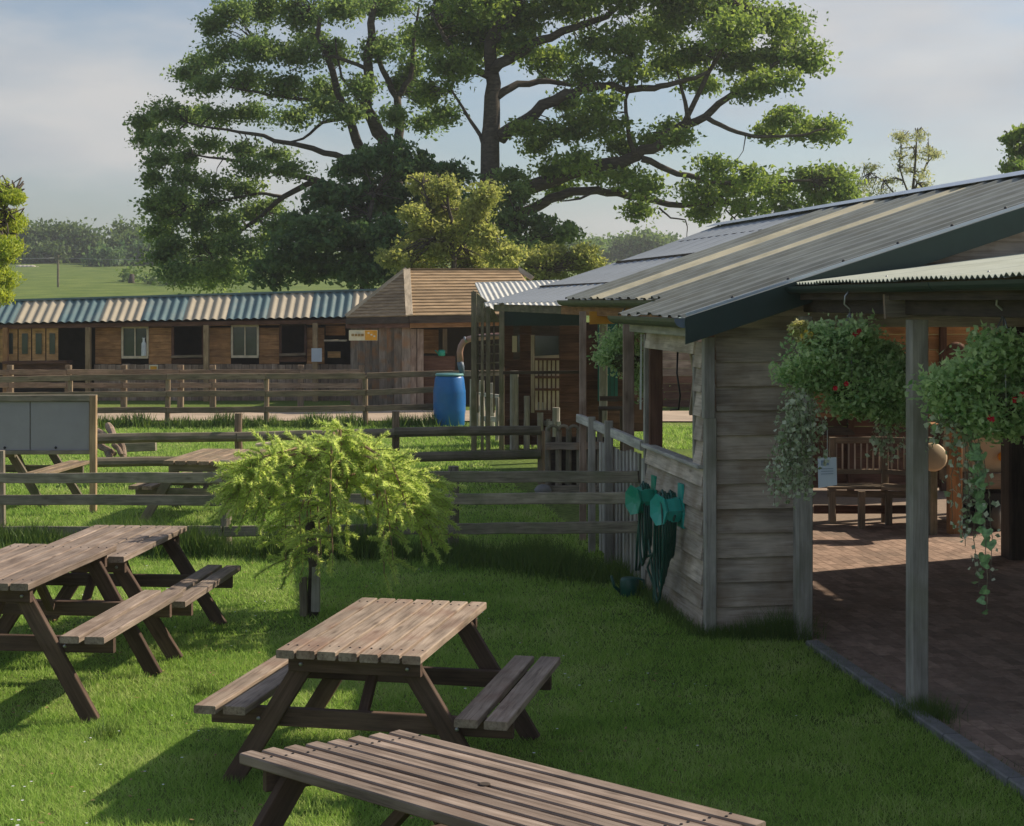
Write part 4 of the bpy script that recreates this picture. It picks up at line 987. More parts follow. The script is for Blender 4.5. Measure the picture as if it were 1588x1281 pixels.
basket('left full flower basket with red blooms and thick variegated ivy, hung by the boarded wall', PW(1318, 600, Y1), PW(1318, 484, Y1), .3, cl, tr, fl,
       tips=[(PW(1240, 512, Y1-.05), .04, .04, .05), (PW(1250, 522, Y1-.05), .05, .04, .03)])
Y2 = 8.2; sx = Y2/F; cl = []
for (px, py, rx, ry) in ((1465, 600, 30, 28), (1505, 580, 40, 34), (1545, 570, 40, 36), (1580, 590, 36, 40), (1480, 630, 36, 26), (1530, 620, 45, 30), (1575, 640, 36, 28), (1545, 540, 28, 16), (1560, 655, 34, 16), (1520, 650, 28, 14), (1610, 560, 30, 40), (1620, 620, 40, 40)):
    cl.append((PW(px, py, Y2+ru(-.1, .1)), rx*sx*.88, .14, ry*sx*.82))
tr = [(PW(1500+ru(-12, 12), 640, Y2-.1), ru(.5, .6), (ru(-.1, .1), 0), 60) for _ in range(4)]
tr += [(PW(1500+ru(-6, 22), 650, Y2-.1), ru(.60, .72), (ru(0, .15), 0), 45) for _ in range(3)]
tr += [(PW(ru(1450, 1530), ru(630, 655), Y2-.1), ru(.06, .2), (ru(-.3, .1), 0), 80) for _ in range(12)]
tr += [(PW(1506, 860, Y2-.1), .16, (.05, 0), 50), (PW(1512, 660, Y2-.1), .78, (.12, .0), 26)]
fl = [(PW(1535, 648, Y2-.2), 'red_petal'), (PW(1538, 650, Y2-.2), 'red_petal'), (PW(1573, 620, Y2-.2), 'red_petal'), (PW(1584, 612, Y2-.2), 'red_petal')]
basket('right hanging flower basket at the picture edge with one long trailing ivy stem', PW(1550, 625, Y2), PW(1556, 488, Y2), .3, cl, tr, fl, big=[(PW(1506, 690, Y2-.12), .84), (PW(1492, 640, Y2-.1), .42)])
Y3 = 15.3; sx = Y3/F
cl = [(PW(px, py, Y3), rx*sx, .16, ry*sx) for (px, py, rx, ry) in ((950, 535, 18, 22), (975, 520, 22, 18), (985, 550, 22, 24), (965, 560, 22, 20), (990, 580, 14, 24), (1002, 600, 8, 18), (940, 555, 10, 12))]
basket('small dark leafy basket hanging in the shade under the far gutter', PW(970, 560, Y3), PW(970, 500, Y3), .2, cl, [(PW(ru(985, 1003), 585, Y3-.1), ru(.1, .25), (0, 0), 60) for _ in range(4)], [], nleaf=34, nsub=200)

# ------------------------------------------------------------------ weeping larch bush
def larch():
    base = G(484, 957); Yl = base.y
    t = thing('larch_bush', 'weeping larch bush with drooping bright green shoots before the near fence', 'bush', base)
    stem = [base, base+Vector((.02, 0, .4)), base+Vector((-.02, 0, .75)), W(500, 800, Yl), W(520, 740, Yl), W(532, 690, Yl)]
    tube('trunk', stem, [.05, .045, .04, .035, .025, .015], 'bark', t, n=8)
    pole('stake', W(471, 955, Yl-.05), W(470, 895, Yl-.05), .035, 'fence_dark', t); pole('stake', W(489, 948, Yl-.12), W(490, 880, Yl-.12), .038, 'grey_post', t)
    # arching branches
    tops = [(535, 668), (520, 690), (560, 690), (590, 700), (480, 700), (440, 705), (400, 705), (365, 712), (345, 730), (620, 705), (650, 712), (670, 735), (690, 750), (700, 765), (420, 720), (500, 720), (540, 740), (600, 740), (460, 740), (380, 740)]
    bv, bf = [], []; PV, ND = [], []
    def shoot(p, d, ln, droop):
        pts = [Vector(p)]; d = Vector(d).normalized(); n = 5
        for i in range(n):
            d = (d+Vector((0, 0, -droop/n))).normalized(); pts.append(pts[-1]+d*ln/n)
        v, f = tube_geo(pts, [.005-.0006*i for i in range(n+1)], 4, base, len(bv)); bv.extend(v); bf.extend(f)
        k = int(ln*620); tb = rng.random()*.6+.2
        for j in range(k):
            s = rng.random()*n*.999; i = int(s); q = pts[i].lerp(pts[i+1], s-i); ax = (pts[i+1]-pts[i]).normalized()
            o_ = ax.orthogonal().normalized(); o_.rotate(Quaternion(ax, rng.random()*6.283)); dr = (o_*.85+ax*.65).normalized()
            PV.append(q); ND.append((dr, tb+rng.gauss(0, .12)+.25*(s/n)))
    for bi in range(33):
        tp = tops[bi % len(tops)]; px, py = 515+(tp[0]-520)*.70+ru(-8, 8), tp[1]+ru(-5, 8); dy = ru(-.55, .55)
        p1 = W(px, py, Yl+dy); p0 = W(525, 715, Yl)+Vector((0, 0, ru(-.15, .1)))
        mid = p0.lerp(p1, .5)+Vector((0, 0, .10))
        out_ = (p1-p0); out_.z = 0; out_ = out_.normalized() if out_.length > .05 else Vector((ru(-1, 1), ru(-1, 1), 0)).normalized()
        # after reaching p1 the branch droops
        drop = ru(.35, 1.0) if abs(px-520) < 70 else ru(.15, .62)
        if px > 640: drop = ru(.15, .42)
        p2 = p1+out_*.10+Vector((0, 0, -drop*.45)); p3 = p1+out_*.12+Vector((ru(-.05, .05), 0, -drop))
        pts = [p0, mid, p1, p2, p3]
        fine = []
        for i in range(4):
            for j in range(4): fine.append(pts[i].lerp(pts[i+1], j/4))
        fine.append(p3)
        v, f = tube_geo(fine, [.014-.0006*i for i in range(len(fine))], 5, base, len(bv)); bv.extend(v); bf.extend(f)
        for i in range(3, len(fine)-1):
            for _ in range(2 if i > 6 else 1):
                side = Vector((ru(-1, 1), ru(-1, 1), ru(-.3, .7))); dd = (out_*.6+side).normalized()
                shoot(fine[i], dd, ru(.16, .32), ru(.3, 1.4))
        shoot(fine[-1], Vector((out_.x*.5, out_.y*.5, -1)), ru(.1, .2), .2)
    for k in range(16):
        a_ = W(515+ru(120, 165)*(1 if k % 2 else -1), ru(735, 790), Yl+ru(-.3, .3)); shoot(a_, Vector((1 if k % 2 else -1, ru(-.4, .4), ru(-.5, .5))), ru(.18, .3), ru(.4, 1.4))
    for k in range(9): shoot(W(532+ru(-5, 5), 690, Yl), Vector((ru(-1, 1), ru(-.6, .6), ru(.5, 1.2))), ru(.2, .36), 1.6)
    mkobj('branches', bv, bf, 'batten_wood', t, Matrix.Translation(base))
    n = len(PV); P = np.array([list(p-base) for p in PV]); Dr = np.array([list(d) for d, _ in ND]); T = np.clip(np.array([x for _, x in ND]), 0, 1)
    ln = nr.uniform(.026, .044, n)[:, None]; s = np.cross(Dr, nr.normal(size=(n, 3))); s /= np.linalg.norm(s, axis=1)[:, None]; s *= .0048
    V = np.stack([P-s, P+s, P+Dr*ln], 1).reshape(-1, 3)
    npmesh('needles', V, np.arange(3*n).reshape(n, 3), 'larch_needle', np.repeat(T, 3), t, Matrix.Translation(base))
larch()

# ------------------------------------------------------------------ long hut with striped roof
def long_hut():
    Y = 40.0
    t = thing('long_hut', 'long boarded animal hut under a roof of alternating teal and cream corrugated sheets', 'hut', W(300, 640, Y))
    def a(px, py, dy=0): return W(px, py, Y+dy)
    def ey(px): return 502-(px)*.0185
    def gy(px): return 467-(px)*.029
    bands = [(-70, 20, 0), (20, 88, 1), (88, 152, 0), (152, 217, 1), (217, 283, 0), (283, 350, 1), (350, 413, 0), (413, 480, 1), (480, 543, 0), (543, 600, 1)]
    for (x0, x1, c) in bands:
        e0, e1 = a(x0, ey(x0), -.35), a(x1+.5, ey(x1), -.35)
        r0, r1 = Vector((e0.x, Y+.55, 0)), Vector((e1.x, Y+.55, 0))
        r0.z = HC-(gy(x0)-HY)/F*r0.y; r1.z = HC-(gy(x1)-HY)/F*r1.y
        sheet('roof_sheet', e0, e1, r0, r1, 'cream_sheet' if c else 'teal_sheet', t, pitch=.20, amp=.04, kind='wave', rows=1)
    rl, rr = a(-70, 0), a(600, 0); 
    p0 = Vector((rl.x, Y+.57, HC-(gy(-70)-1-HY)/F*(Y+.57))); p1 = Vector((rr.x, Y+.57, HC-(gy(600)-1-HY)/F*(Y+.57)))
    beam('ridge_cap', p0, p1, .22, .05, 'teal_sheet', t)
    beam('eaves_rail', a(-70, ey(-70)+5, -.2), a(545, ey(545)+6, -.2), .08, .10, 'brown_board', t)
    back = Y+3.9
    panel('back_roof', [Vector((p0.x, back, p0.z-.8)), Vector((p1.x, back, p1.z-.8)), p1-Vector((0, 0, .05)), p0-Vector((0, 0, .05))][::-1], .02, 'teal_sheet', t)
    # front posts
    for px in (137, 320, 489): beam('post', a(px, ey(px)+8, -.25), Vector((a(px, 0, -.25).x, Y-.25, 0)), .13, .13, 'batten_wood', t, c=.01)
    # walls: upper boards between the openings
    for (x0, x1) in ((148, 188), (231, 266), (325, 358), (402, 433), (476, 503)):
        for k in range(5):
            y0 = 508+k*11.3; beam('board', a(x0, y0+5.6, .05*ru(0, 1)), a(x1, y0+5.6, .03), .03, 11.1/F*Y, 'orange_board', t, c=.003)
    beam('wall_rail', a(148, 505, .02), a(540, 500, .02), .06, .09, 'orange_board', t)
    px = 146.0
    while px < 540:
        w = ru(9.5, 12.5); top = 565+ru(-.8, .8)
        p = a(px+w/2, top, .0); beam('vertical_board', Vector((p.x, Y+ru(-.008, .008), .0)), p, .022, (w-.7)/F*Y, 'vertical_board', t, up=(1, 0, 0)) ; px += w
    # openings
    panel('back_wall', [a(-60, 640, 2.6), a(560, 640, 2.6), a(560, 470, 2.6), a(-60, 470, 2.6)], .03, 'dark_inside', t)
    def window(x0, x1, y0, y1, glass=True, mull=True):
        w = thingpart = beam('window_frame', a(x0, y0, -.02), a(x1, y0, -.02), .05, .07, 'cream_paint', t)
        for (p, q) in (((x0, y1), (x1, y1)),): beam('sill', a(p[0], p[1], -.02), a(q[0], q[1], -.02), .08, .06, 'cream_paint', w)
        for x in (x0+1, x1-1): beam('jamb', a(x, y0+1.5, -.02), a(x, y1-1.5, -.02), .05, .05, 'cream_paint', w)
        if mull: beam('mullion', a((x0+x1)/2, y0+1.5, -.02), a((x0+x1)/2, y1-1.5, -.02), .03, .03, 'cream_paint', w)
        if glass: panel('pane', [a(x0+2, y1-2, .02), a(x1-2, y1-2, .02), a(x1-2, y0+2, .02), a(x0+2, y0+2, .02)], .01, 'window_glass', w)
    window(189, 230, 507, 554); window(359, 401, 505, 553)
    for (x0, x1, y0, y1) in ((267, 316, 505, 560), (434, 475, 503, 557)):
        f = beam('opening_frame', a(x0, y0, -.02), a(x1, y0, -.02), .06, .06, 'dark_board', t)
        beam('counter', a(x0, y1-7, -.05), a(x1, y1-8, -.05), .25, .06, 'fence_far', f); beam('opening_apron', a(x0, y1, .0), a(x1, y1, .0), .04, .13, 'brown_board', f)
        for x in (x0+1, x1-1): beam('jamb', a(x, y0+2, -.02), a(x, y1-2, -.02), .06, .07, 'brown_board', f)
    # bright doors at the left end
    for i, (x0, x1) in enumerate(((0, 27), (29, 48), (50, 70), (72, 90), (-26, -2))):
        d = panel('door_leaf', [a(x0, 562, -.1-.05*(i % 2)), a(x1, 562, -.12), a(x1, 508, -.12), a(x0, 508, -.1-.05*(i % 2))], .05, 'pine_bright', t)
        mx_ = (x0+x1)/2; hw = (x1-x0)*.24
        panel('door_pane', [a(mx_-hw, 549, -.16), a(mx_+hw, 549, -.16), a(mx_+hw, 517, -.16), a(mx_-hw, 517, -.16)], .01, 'window_glass', d)
    beam('counter', a(8, 562, -.3), a(108, 561, -.3), .5, .06, 'brown_board', t); panel('counter_front', [a(20, 590, -.4), a(108, 590, -.4), a(108, 563, -.4), a(20, 563, -.4)], .03, 'brown_board', t)
    beam('post', a(9, 508, -.3), Vector((a(9, 0, -.3).x, Y-.3, 0)), .12, .12, 'orange_board', t)
    for k, (px, py) in enumerate(((288, 547), (301, 547))): pass
    # kiosk bits at the right end
    for (x0, y0, x1, y1, m, dy) in ((505, 505, 535, 520, 'orange_board', .3), (508, 545, 528, 555, 'pine_bright', .3)):
        panel('inner_panel', [a(x0, y1, dy), a(x1, y1, dy), a(x1, y0, dy), a(x0, y0, dy)], .03, m, t)
    beam('inner_shelf', a(503, 528, .1), a(538, 528, .1), .2, .04, 'cream_paint', t)
    # whole base so that the hut stands on the ground
    beam('base_beam', Vector((a(146, 0).x, Y+.05, .06)), Vector((a(540, 0).x, Y+.05, .06)), .1, .12, 'fence_dark', t)
    beam('side_wall_board', Vector((a(560, 0).x, Y+.1, 1.0)), Vector((a(560, 0).x, Y+3.8, 1.0)), .03, 2.0, 'brown_board', t)
    s = panel('yellow_sign', [a(231, 580, -.06), a(245, 580, -.06), a(245, 566, -.06), a(231, 566, -.06)], .012, 'sign_cream'); tag(s, 'small square orange and white sign under the first hut window', 'sign')
    q = panel('sign_face', [a(233, 578, -.076), a(243, 578, -.076), a(243, 568, -.076), a(233, 568, -.076)], .003, 'sign_orange', s)
    s = panel('menu_sheet', [a(483, 561, -.36), a(499, 561, -.36), a(499, 540, -.36), a(483, 540, -.36)], .01, 'white_paper'); tag(s, 'white sheet pinned to the third hut post', 'sign')
    o = lathe('bottle', [(.06, 0), (.065, .02), (.06, .3), (.03, .36), (.03, .42), (.045, .45)], 'bottle_white', a(223, 552, -.05), n=12); tag(o, 'white bottle standing on the sill of the first hut window', 'bottle')
long_hut()

def hip_hut():
    C = W(635, 491, 36.0); Lc = W(537, 493, 38.2); Rc = W(842, 488, 36.6); P = W(631, 419, 38.4); Q = W(803, 419, 39.0); Bk = W(620, 488, 41.5); BkR = W(860, 486, 41.5)
    t = thing('hexagonal_kiosk', 'kiosk with a steep hipped roof of horizontal pine battens and slab walls', 'kiosk', (C.x, C.y, 0))
    def face(a0, a1, b0, b1, n, m='batten_wood'):
        nn = (a1-a0).cross(b0-a0).normalized()
        if nn.y > 0: nn = -nn
        for i in range(n):
            f = (i+.5)/n; p = a0.lerp(b0, f); q = a1.lerp(b1, f)
            if (p-q).length < .15: continue
            h = (b0-a0).length/n*.86
            up = (b0-a0).normalized(); up = (up-(q-p).normalized()*up.dot((q-p).normalized())).normalized()
            beam('roof_batten', p+nn*.01, q+nn*.01, .03, h, m, t, up=up, roll=D(-6))
        back = .035
        panel('roof_lining', [a0-nn*back, a1-nn*back, b1-nn*back, b0-nn*back] if (b0-b1).length > .05 else [a0-nn*back, a1-nn*back, b0-nn*back], .01, 'dark_board', t)
    face(C, Rc, P, Q, 15); face(Lc, C, P, P, 15)
    panel('back_roof', [Rc, BkR, Q], .02, 'batten_wood', t); panel('back_roof', [BkR, Bk, P, Q], .02, 'batten_wood', t); panel('back_roof', [Bk, Lc, P], .02, 'batten_wood', t)
    up = Vector((0, -.02, .03))
    beam('hip_cap', C+up, P+up, .16, .03, 'pale_timber', t, up=(0, -1, .3)); beam('hip_cap', Lc+up, P+up, .12, .03, 'pale_timber', t, up=(0, -1, .3)); beam('ridge_cap', P+up, Q+up, .1, .03, 'batten_wood', t)
    beam('hip_cap', Q+up, W(826, 432, 38.6), .12, .03, 'pale_timber', t, up=(0, -1, .3))
    dz = Vector((0, 0, -.075))
    beam('fascia', C+dz, Rc+dz, .04, .15, 'dark_board', t); beam('fascia', Lc+dz, C+dz, .04, .15, 'dark_board', t)
    dz = Vector((0, .1, -.20)); beam('wall_plate', C+dz, Rc+dz, .06, .11, 'orange_board', t); beam('wall_plate', Lc+dz, C+dz, .06, .10, 'brown_board', t)
    # slab walls
    for i in range(8):
        f0 = (i+.04)/8; f1 = (i+.96)/8; p = (Lc+Vector((0.1, .15, 0))).lerp(C+Vector((0, .25, 0)), (f0+f1)/2)
        w = 1.25/8*1.35*1.0
        beam('wall_slab', Vector((p.x, p.y+ru(-.02, .02), 0)), Vector((p.x, p.y, HC-(508-HY)/F*p.y)), .04, (C.x-Lc.x)/8*.93, 'slab_board', t, up=(1, 0, 0))
    # front opening side
    for (px, m) in ((641, 'vertical_board'), (652, 'vertical_board')): 
        p = W(px, 510, 36.4); beam('wall_slab', Vector((p.x, p.y, 0)), p, .05, .14, m, t, up=(1, 0, 0))
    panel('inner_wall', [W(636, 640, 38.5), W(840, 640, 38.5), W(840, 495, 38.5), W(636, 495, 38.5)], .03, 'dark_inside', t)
    panel('counter_front', [W(642, 640, 36.6), W(706, 640, 36.6), W(706, 552, 36.6), W(642, 552, 36.6)], .03, 'brown_board', t)
    panel('inner_door', [W(652, 548, 37.4), W(680, 548, 37.4), W(680, 511, 37.4), W(652, 511, 37.4)], .03, 'orange_board', t)
    beam('inner_post', W(690, 510, 37.2), W(690, 548, 37.2), .1, .1, 'fence_far', t)
    s = panel('sign_board', [W(541, 528, 36.3), W(585, 528, 36.1), W(585, 512, 36.1), W(541, 512, 36.3)], .02, 'sign_cream'); tag(s, 'cream and orange rectangular sign high on the kiosk slab wall', 'sign')
    panel('sign_half', [W(566, 527.5, 36.10), W(584.5, 527.5, 36.03), W(584.5, 512.5, 36.03), W(566, 512.5, 36.10)], .004, 'sign_orange', s)
    for i in range(4): beam('sign_mark', W(545+i*5, 519.5, 36.2), W(549+i*5, 519.5, 36.18), .004, .055, 'print_brown', s)
    for i in range(3): beam('sign_mark', W(570+i*4.5, 516.5+i*2.5, 35.98), W(573+i*4.5, 516.5+i*2.5, 35.98), .004, .035, 'sign_cream', s)
    c = W(685, 552, 36.5); o = thing('small_watering_can', 'small bright green watering can hanging in the kiosk opening', 'watering can', c)
    lathe('can_body', [(.06, 0), (.08, .01), (.08, .12), (.05, .14)], 'bright_green', c, o, n=14); tube('spout', [c+Vector((-.06, 0, .03)), c+Vector((-.15, 0, .13))], .015, 'bright_green', o, n=6)
hip_hut()

# small brown building with translucent canopy (right of the barrel)
def canopy_hut():
    Y = 26.5
    t = thing('brown_hut', 'small dark red boarded hut with a pale corrugated canopy behind the log palisade', 'hut', W(840, 700, Y))
    def a(px, py, dy=0): return W(px, py, Y+dy)
    tl, tr_ = a(738, 440, 2.2), a(868, 436, 2.2); el, er = a(757, 480, -.3), a(902, 479, -.3)
    n = 4
    for i in range(n):
        sheet('canopy_sheet', el.lerp(er, i/n), el.lerp(er, (i+1)/n), tl.lerp(tr_, i/n), tl.lerp(tr_, (i+1)/n), 'pale_sheet', t, pitch=.09, amp=.025, kind='wave')
    beam('canopy_edge', tl, el, .03, .04, 'white_pole', t); beam('canopy_edge', tl, tr_, .03, .05, 'white_pole', t)
    panel('fascia', [a(778, 505, -.25), a(905, 505, -.25), a(905, 482, -.25), a(778, 482, -.25)], .03, 'green_fascia', t)
    # boarded front
    for k in range(14):
        y0 = 505+k*13.2
        segs = [(782, 908)] if y0 > 555 else [(782, 796), (806, 824), (868, 908)]
        for (x0, x1) in segs: beam('board', a(x0, y0+6.6, .6), a(x1, y0+6.6, .6), .03, 13/F*Y*1.02, 'brown_board', t, c=.003)
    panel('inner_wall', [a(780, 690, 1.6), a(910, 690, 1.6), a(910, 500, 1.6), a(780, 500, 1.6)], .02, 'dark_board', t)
    f = beam('window_frame', a(798, 521, .55), a(798, 546, .55), .08, .08, 'cream_paint', t)
    panel('pane', [a(803, 546, .62), a(822, 546, .62), a(822, 520, .62), a(803, 520, .62)], .01, 'window_glass', f)
    d = beam('door_frame', a(826, 520, .5), a(826, 640, .5), .06, .05, 'pale_timber', t)
    panel('door_pane', [a(830, 552, .55), a(866, 552, .55), a(866, 521, .55), a(830, 521, .55)], .01, 'window_glass', d); beam('door_rail', a(829, 555, .5), a(867, 553, .5), .05, .06, 'pale_timber', d)
    g = thing('slatted_gate', 'pale slatted gate in front of the dark red hut, partly behind the logs', 'gate', a(848, 645, .2))
    for i in range(6): beam('slat', a(832+i*6.6, 558, .3), a(832+i*6.6, 640, .3), .015, .045, 'pale_timber', g, up=(1, 0, 0))
    for py in (557, 585, 604, 638): beam('gate_rail', a(829, py, .26), a(870, py, .26), .03, .04, 'brown_board', g)
    # support posts on the left and trellis
    for (px, top, w) in ((735, 452, .09), (748, 470, .05), (757, 475, .07), (778, 468, .085)):
        beam('post', a(px, top, -.3+.0), Vector((a(px, 0, -.3).x, Y-.3, 0)), w, w, 'fence_dark', t, c=.006)
    panel('side_screen', [a(732, 500, .4), a(776, 500, .2), a(758, 470, .2), a(733, 450, .4)], .02, 'fence_dark', t)
    for i in range(6): beam('trellis_bar', a(732, 508+i*14, -.2), a(778, 506+i*14, -.2), .02, .025, 'fence_dark', t)
    for px in (741, 766): beam('trellis_bar', a(px, 500, -.18), a(px, 640, -.18), .02, .03, 'fence_dark', t, up=(1, 0, 0))
    # back part carrying the teal door
    for k in range(13):
        y0 = 500+k*13; beam('board', a(906, y0+6.5, 1.0), a(1012, y0+6.5, 1.0), .03, 13/F*27.5*1.0, 'brown_board', t, c=.003)
    panel('green_door', [a(927, 622, .85), a(958, 622, .85), a(958, 498, .85), a(927, 498, .85)], .04, 'teal_door', t)
    for i in range(4): beam('door_board_joint', a(933+i*6.5, 500, .80), a(933+i*6.5, 621, .80), .01, .012, 'green_fascia', t, up=(1, 0, 0))
    beam('dark_rail', a(780, 578, -.35), a(902, 577, -.35), .04, .05, 'dark_board', t)
    s = panel('orange_sign', [W(914, 503, 17.0), W(953, 502, 17.0), W(955, 483, 17.0), W(914, 483, 17.0)], .015, 'sign_orange'); tag(s, 'plain orange sign board fixed under the gutter beside the thin post', 'sign')
    b = thing('dark_bench', 'low dark bench standing in front of the teal green door', 'bench', W(945, 645, 24))
    for k in range(3): beam('seat_slat', W(928, 632+k*1.5, 24-.1*k), W(966, 632+k*1.5, 24-.1*k), .09, .03, 'dark_board', b)
    beam('back_rail', W(930, 618, 24.1), W(966, 618, 24.1), .03, .07, 'dark_board', b)
    for px in (931, 964): beam('leg', W(px, 633, 23.9), (W(px, 0, 23.9).x, 23.9, 0), .05, .05, 'dark_board', b)
plain('pale_sheet', (.62, .62, .58), rough=.5, var=.1)
canopy_hut()

def field_hut():
    Y = 37.5; t = thing('field_hut', 'brown boarded hut beyond the path, seen through the opening in the shed side wall', 'hut', W(1090, 640, Y))
    x0, x1 = W(1015, 0, Y).x, W(1190, 0, Y).x
    for i in range(11):
        beam('board', (x0, Y, .1+.18*i), (x1, Y, .1+.18*i), .03, .177, 'vertical_board' if i > 3 else 'brown_board', t, c=.003)
    for x in (x0, (x0+x1)/2, x1): beam('post', (x, Y-.05, 0), (x, Y-.05, 2.1), .1, .1, 'batten_wood', t)
    sheet('roof_sheet', (x0-.2, Y-.3, 2.05), (x1+.2, Y-.3, 2.05), (x0-.2, Y+2.2, 2.6), (x1+.2, Y+2.2, 2.6), 'teal_sheet', t, pitch=.2, amp=.04, kind='wave')
    for x in (x0, x1): beam('side_board', (x, Y+.05, 1.0), (x, Y+2.2, 1.0), .03, 2.0, 'brown_board', t)
field_hut()
def litter():
    V, Fc, T = [], [], []
    for k in range(420):
        y = ru(6.5, 16); x = ru(-.32*y, min(1.3, .3*y)); z = ru(.02, .045); r = ru(.008, .02); a = ru(0, 6.28); b0 = len(V)
        for (u, v) in ((-1, 0), (0, .5), (1, 0), (0, -.5)): V.append((x+r*(u*math.cos(a)-v*math.sin(a)), y+r*(u*math.sin(a)+v*math.cos(a)), z+ru(0, .006)))
        Fc.append((b0, b0+1, b0+2, b0+3))
    o = mkobj('fallen_leaves', V, Fc, 'dead_leaf'); tag(o, 'small dry fallen leaves scattered over the lawn', 'leaves', kind='stuff')
    V, Fc = [], []
    for k in range(110):
        cx, cy = rng.choice([(-2.6, 8.6), (-1.8, 12.5), (-2.2, 7.9), (-.9, 13.5), (-3.3, 13.6), (.6, 10.5)]); x, y = cx+rng.gauss(0, .55), cy+rng.gauss(0, .7); z = ru(.035, .05); r = ru(.006, .010); b0 = len(V)
        V += [(x+r*math.cos(1.047*i), y+r*math.sin(1.047*i), z) for i in range(6)]; Fc.append(tuple(range(b0, b0+6)))
    o = mkobj('clover_flowers', V, Fc, 'bottle_white'); tag(o, 'tiny white clover heads dotted through the lawn', 'flowers', kind='stuff')
plain('dead_leaf', (.30, .19, .09), rough=.8, var=.4, scale=40)
litter()

# ------------------------------------------------------------------ trees
def tree(name, label, base, Y, branches, clumps, leaf, size, nsub, nleaf, subr, depth, cat='tree', group=None, asp=.65, bark='bark', twigs=True, trunk=None, hollow=.15):
    t = thing(name, label, cat, base, None, group); base = Vector(base)
    if trunk: tube('trunk', [Vector(p) for p in trunk[0]], trunk[1], bark, t, n=12)
    bv, bf = [], []; nodes = []
    for (pts, r0, r1, dy0, dy1) in branches:
        m = len(pts); P = []
        for i, (px, py) in enumerate(pts): P.append(W(px, py, Y+dy0+(dy1-dy0)*i/(m-1)))
        fine = []
        for i in range(m-1):
            for j in range(3):
                q = P[i].lerp(P[i+1], j/3)
                if j: q += Vector((rng.gauss(0, .05), rng.gauss(0, .08), rng.gauss(0, .05)))*min(1, r0*4)
                fine.append(q)
        fine.append(P[-1]); k = len(fine); v, f = tube_geo(fine, [r0+(r1-r0)*i/(k-1) for i in range(k)], 8, base, len(bv)); bv += v; bf += f; nodes += fine
    cl = [(W(px, py, Y+ru(-depth, depth)), rx/F*Y, max(.5, min(depth, rx/F*Y*.9)), ry/F*Y) for (px, py, rx, ry) in clumps]
    P, T, S = clump_points(cl, nsub, nleaf, subr, hollow)
    if twigs and nodes:
        N = np.array([list(v) for v in nodes])
        for s in S[::2]:
            i = int(np.argmin(((N-s)**2).sum(1))); a = Vector(N[i]); b_ = Vector(s)
            if (a-b_).length > 1.7 or (abs(a.x-b_.x) < .5*abs(a.z-b_.z) and (a-b_).length > .8): continue
            mid = a.lerp(b_, .5)+Vector((rng.gauss(0, .12), rng.gauss(0, .12), rng.gauss(.08, .12)))
            v, f = tube_geo([a, mid, b_], [.028, .018, .006], 4, base, len(bv)); bv += v; bf += f
    if bv: mkobj('limbs', bv, bf, bark, t, Matrix.Translation(base), smooth=True)
    V, Fc, TT = leaf_cloud(P-np.array(base), size, asp, .4, .5, T)
    npmesh('crown', V, Fc, leaf, TT, t, Matrix.Translation(base))
    return t
YO = 56
oak_b = [([(757, 460), (756, 375), (760, 215), (763, 150), (760, 90), (768, 20), (775, -60)], .42, .12, 0, 0),
 ([(775, 215), (800, 196), (830, 176), (878, 145), (913, 137), (949, 132), (1015, 137), (1050, 128), (1100, 110)], .26, .06, 0, -1.5),
 ([(770, 150), (803, 130), (852, 126), (887, 132), (930, 120)], .15, .05, 0, 1.5),
 ([(764, 110), (800, 85), (838, 62), (887, 44), (940, 26), (966, 4), (1000, -40)], .2, .06, 0, 0),
 ([(768, 310), (838, 285), (904, 262), (957, 252), (988, 242), (1023, 225), (1059, 194), (1094, 181), (1125, 154), (1160, 128), (1191, 110), (1230, 80)], .28, .05, 0, -1),
 ([(985, 242), (975, 211), (970, 154), (985, 110)], .10, .04, -.6, -.6), ([(1068, 186), (1059, 145), (1050, 110)], .09, .03, -.8, -.8),
 ([(995, 246), (1037, 264), (1081, 275), (1107, 282), (1180, 285), (1260, 280)], .12, .04, -.5, 0),
 ([(772, 345), (834, 320), (869, 304), (926, 295), (975, 304), (1037, 317), (1103, 313), (1169, 322), (1217, 346)], .2, .05, 0, 1),
 ([(1094, 181), (1130, 200), (1170, 212), (1240, 210), (1280, 200)], .09, .03, -1, -1.5), ([(926, 295), (900, 308), (868, 312)], .06, .02, 0, 0),
 ([(1022, 322), (1040, 338), (1063, 341), (1066, 352), (1065, 368)], .035, .012, 0, 0), ([(1125, 325), (1145, 345), (1160, 362)], .03, .01, 0, 0), ([(700, 140), (725, 180), (745, 210), (756, 240)], .04, .09, 0, 0),
 ([(762, 120), (720, 100), (690, 60), (670, 20)], .14, .04, 0, 0), ([(764, 70), (800, 20), (820, -40)], .14, .05, 0, 0), ([(1059, 194), (1100, 110), (1130, 60), (1150, 10)], .1, .03, -.8, -.4)]
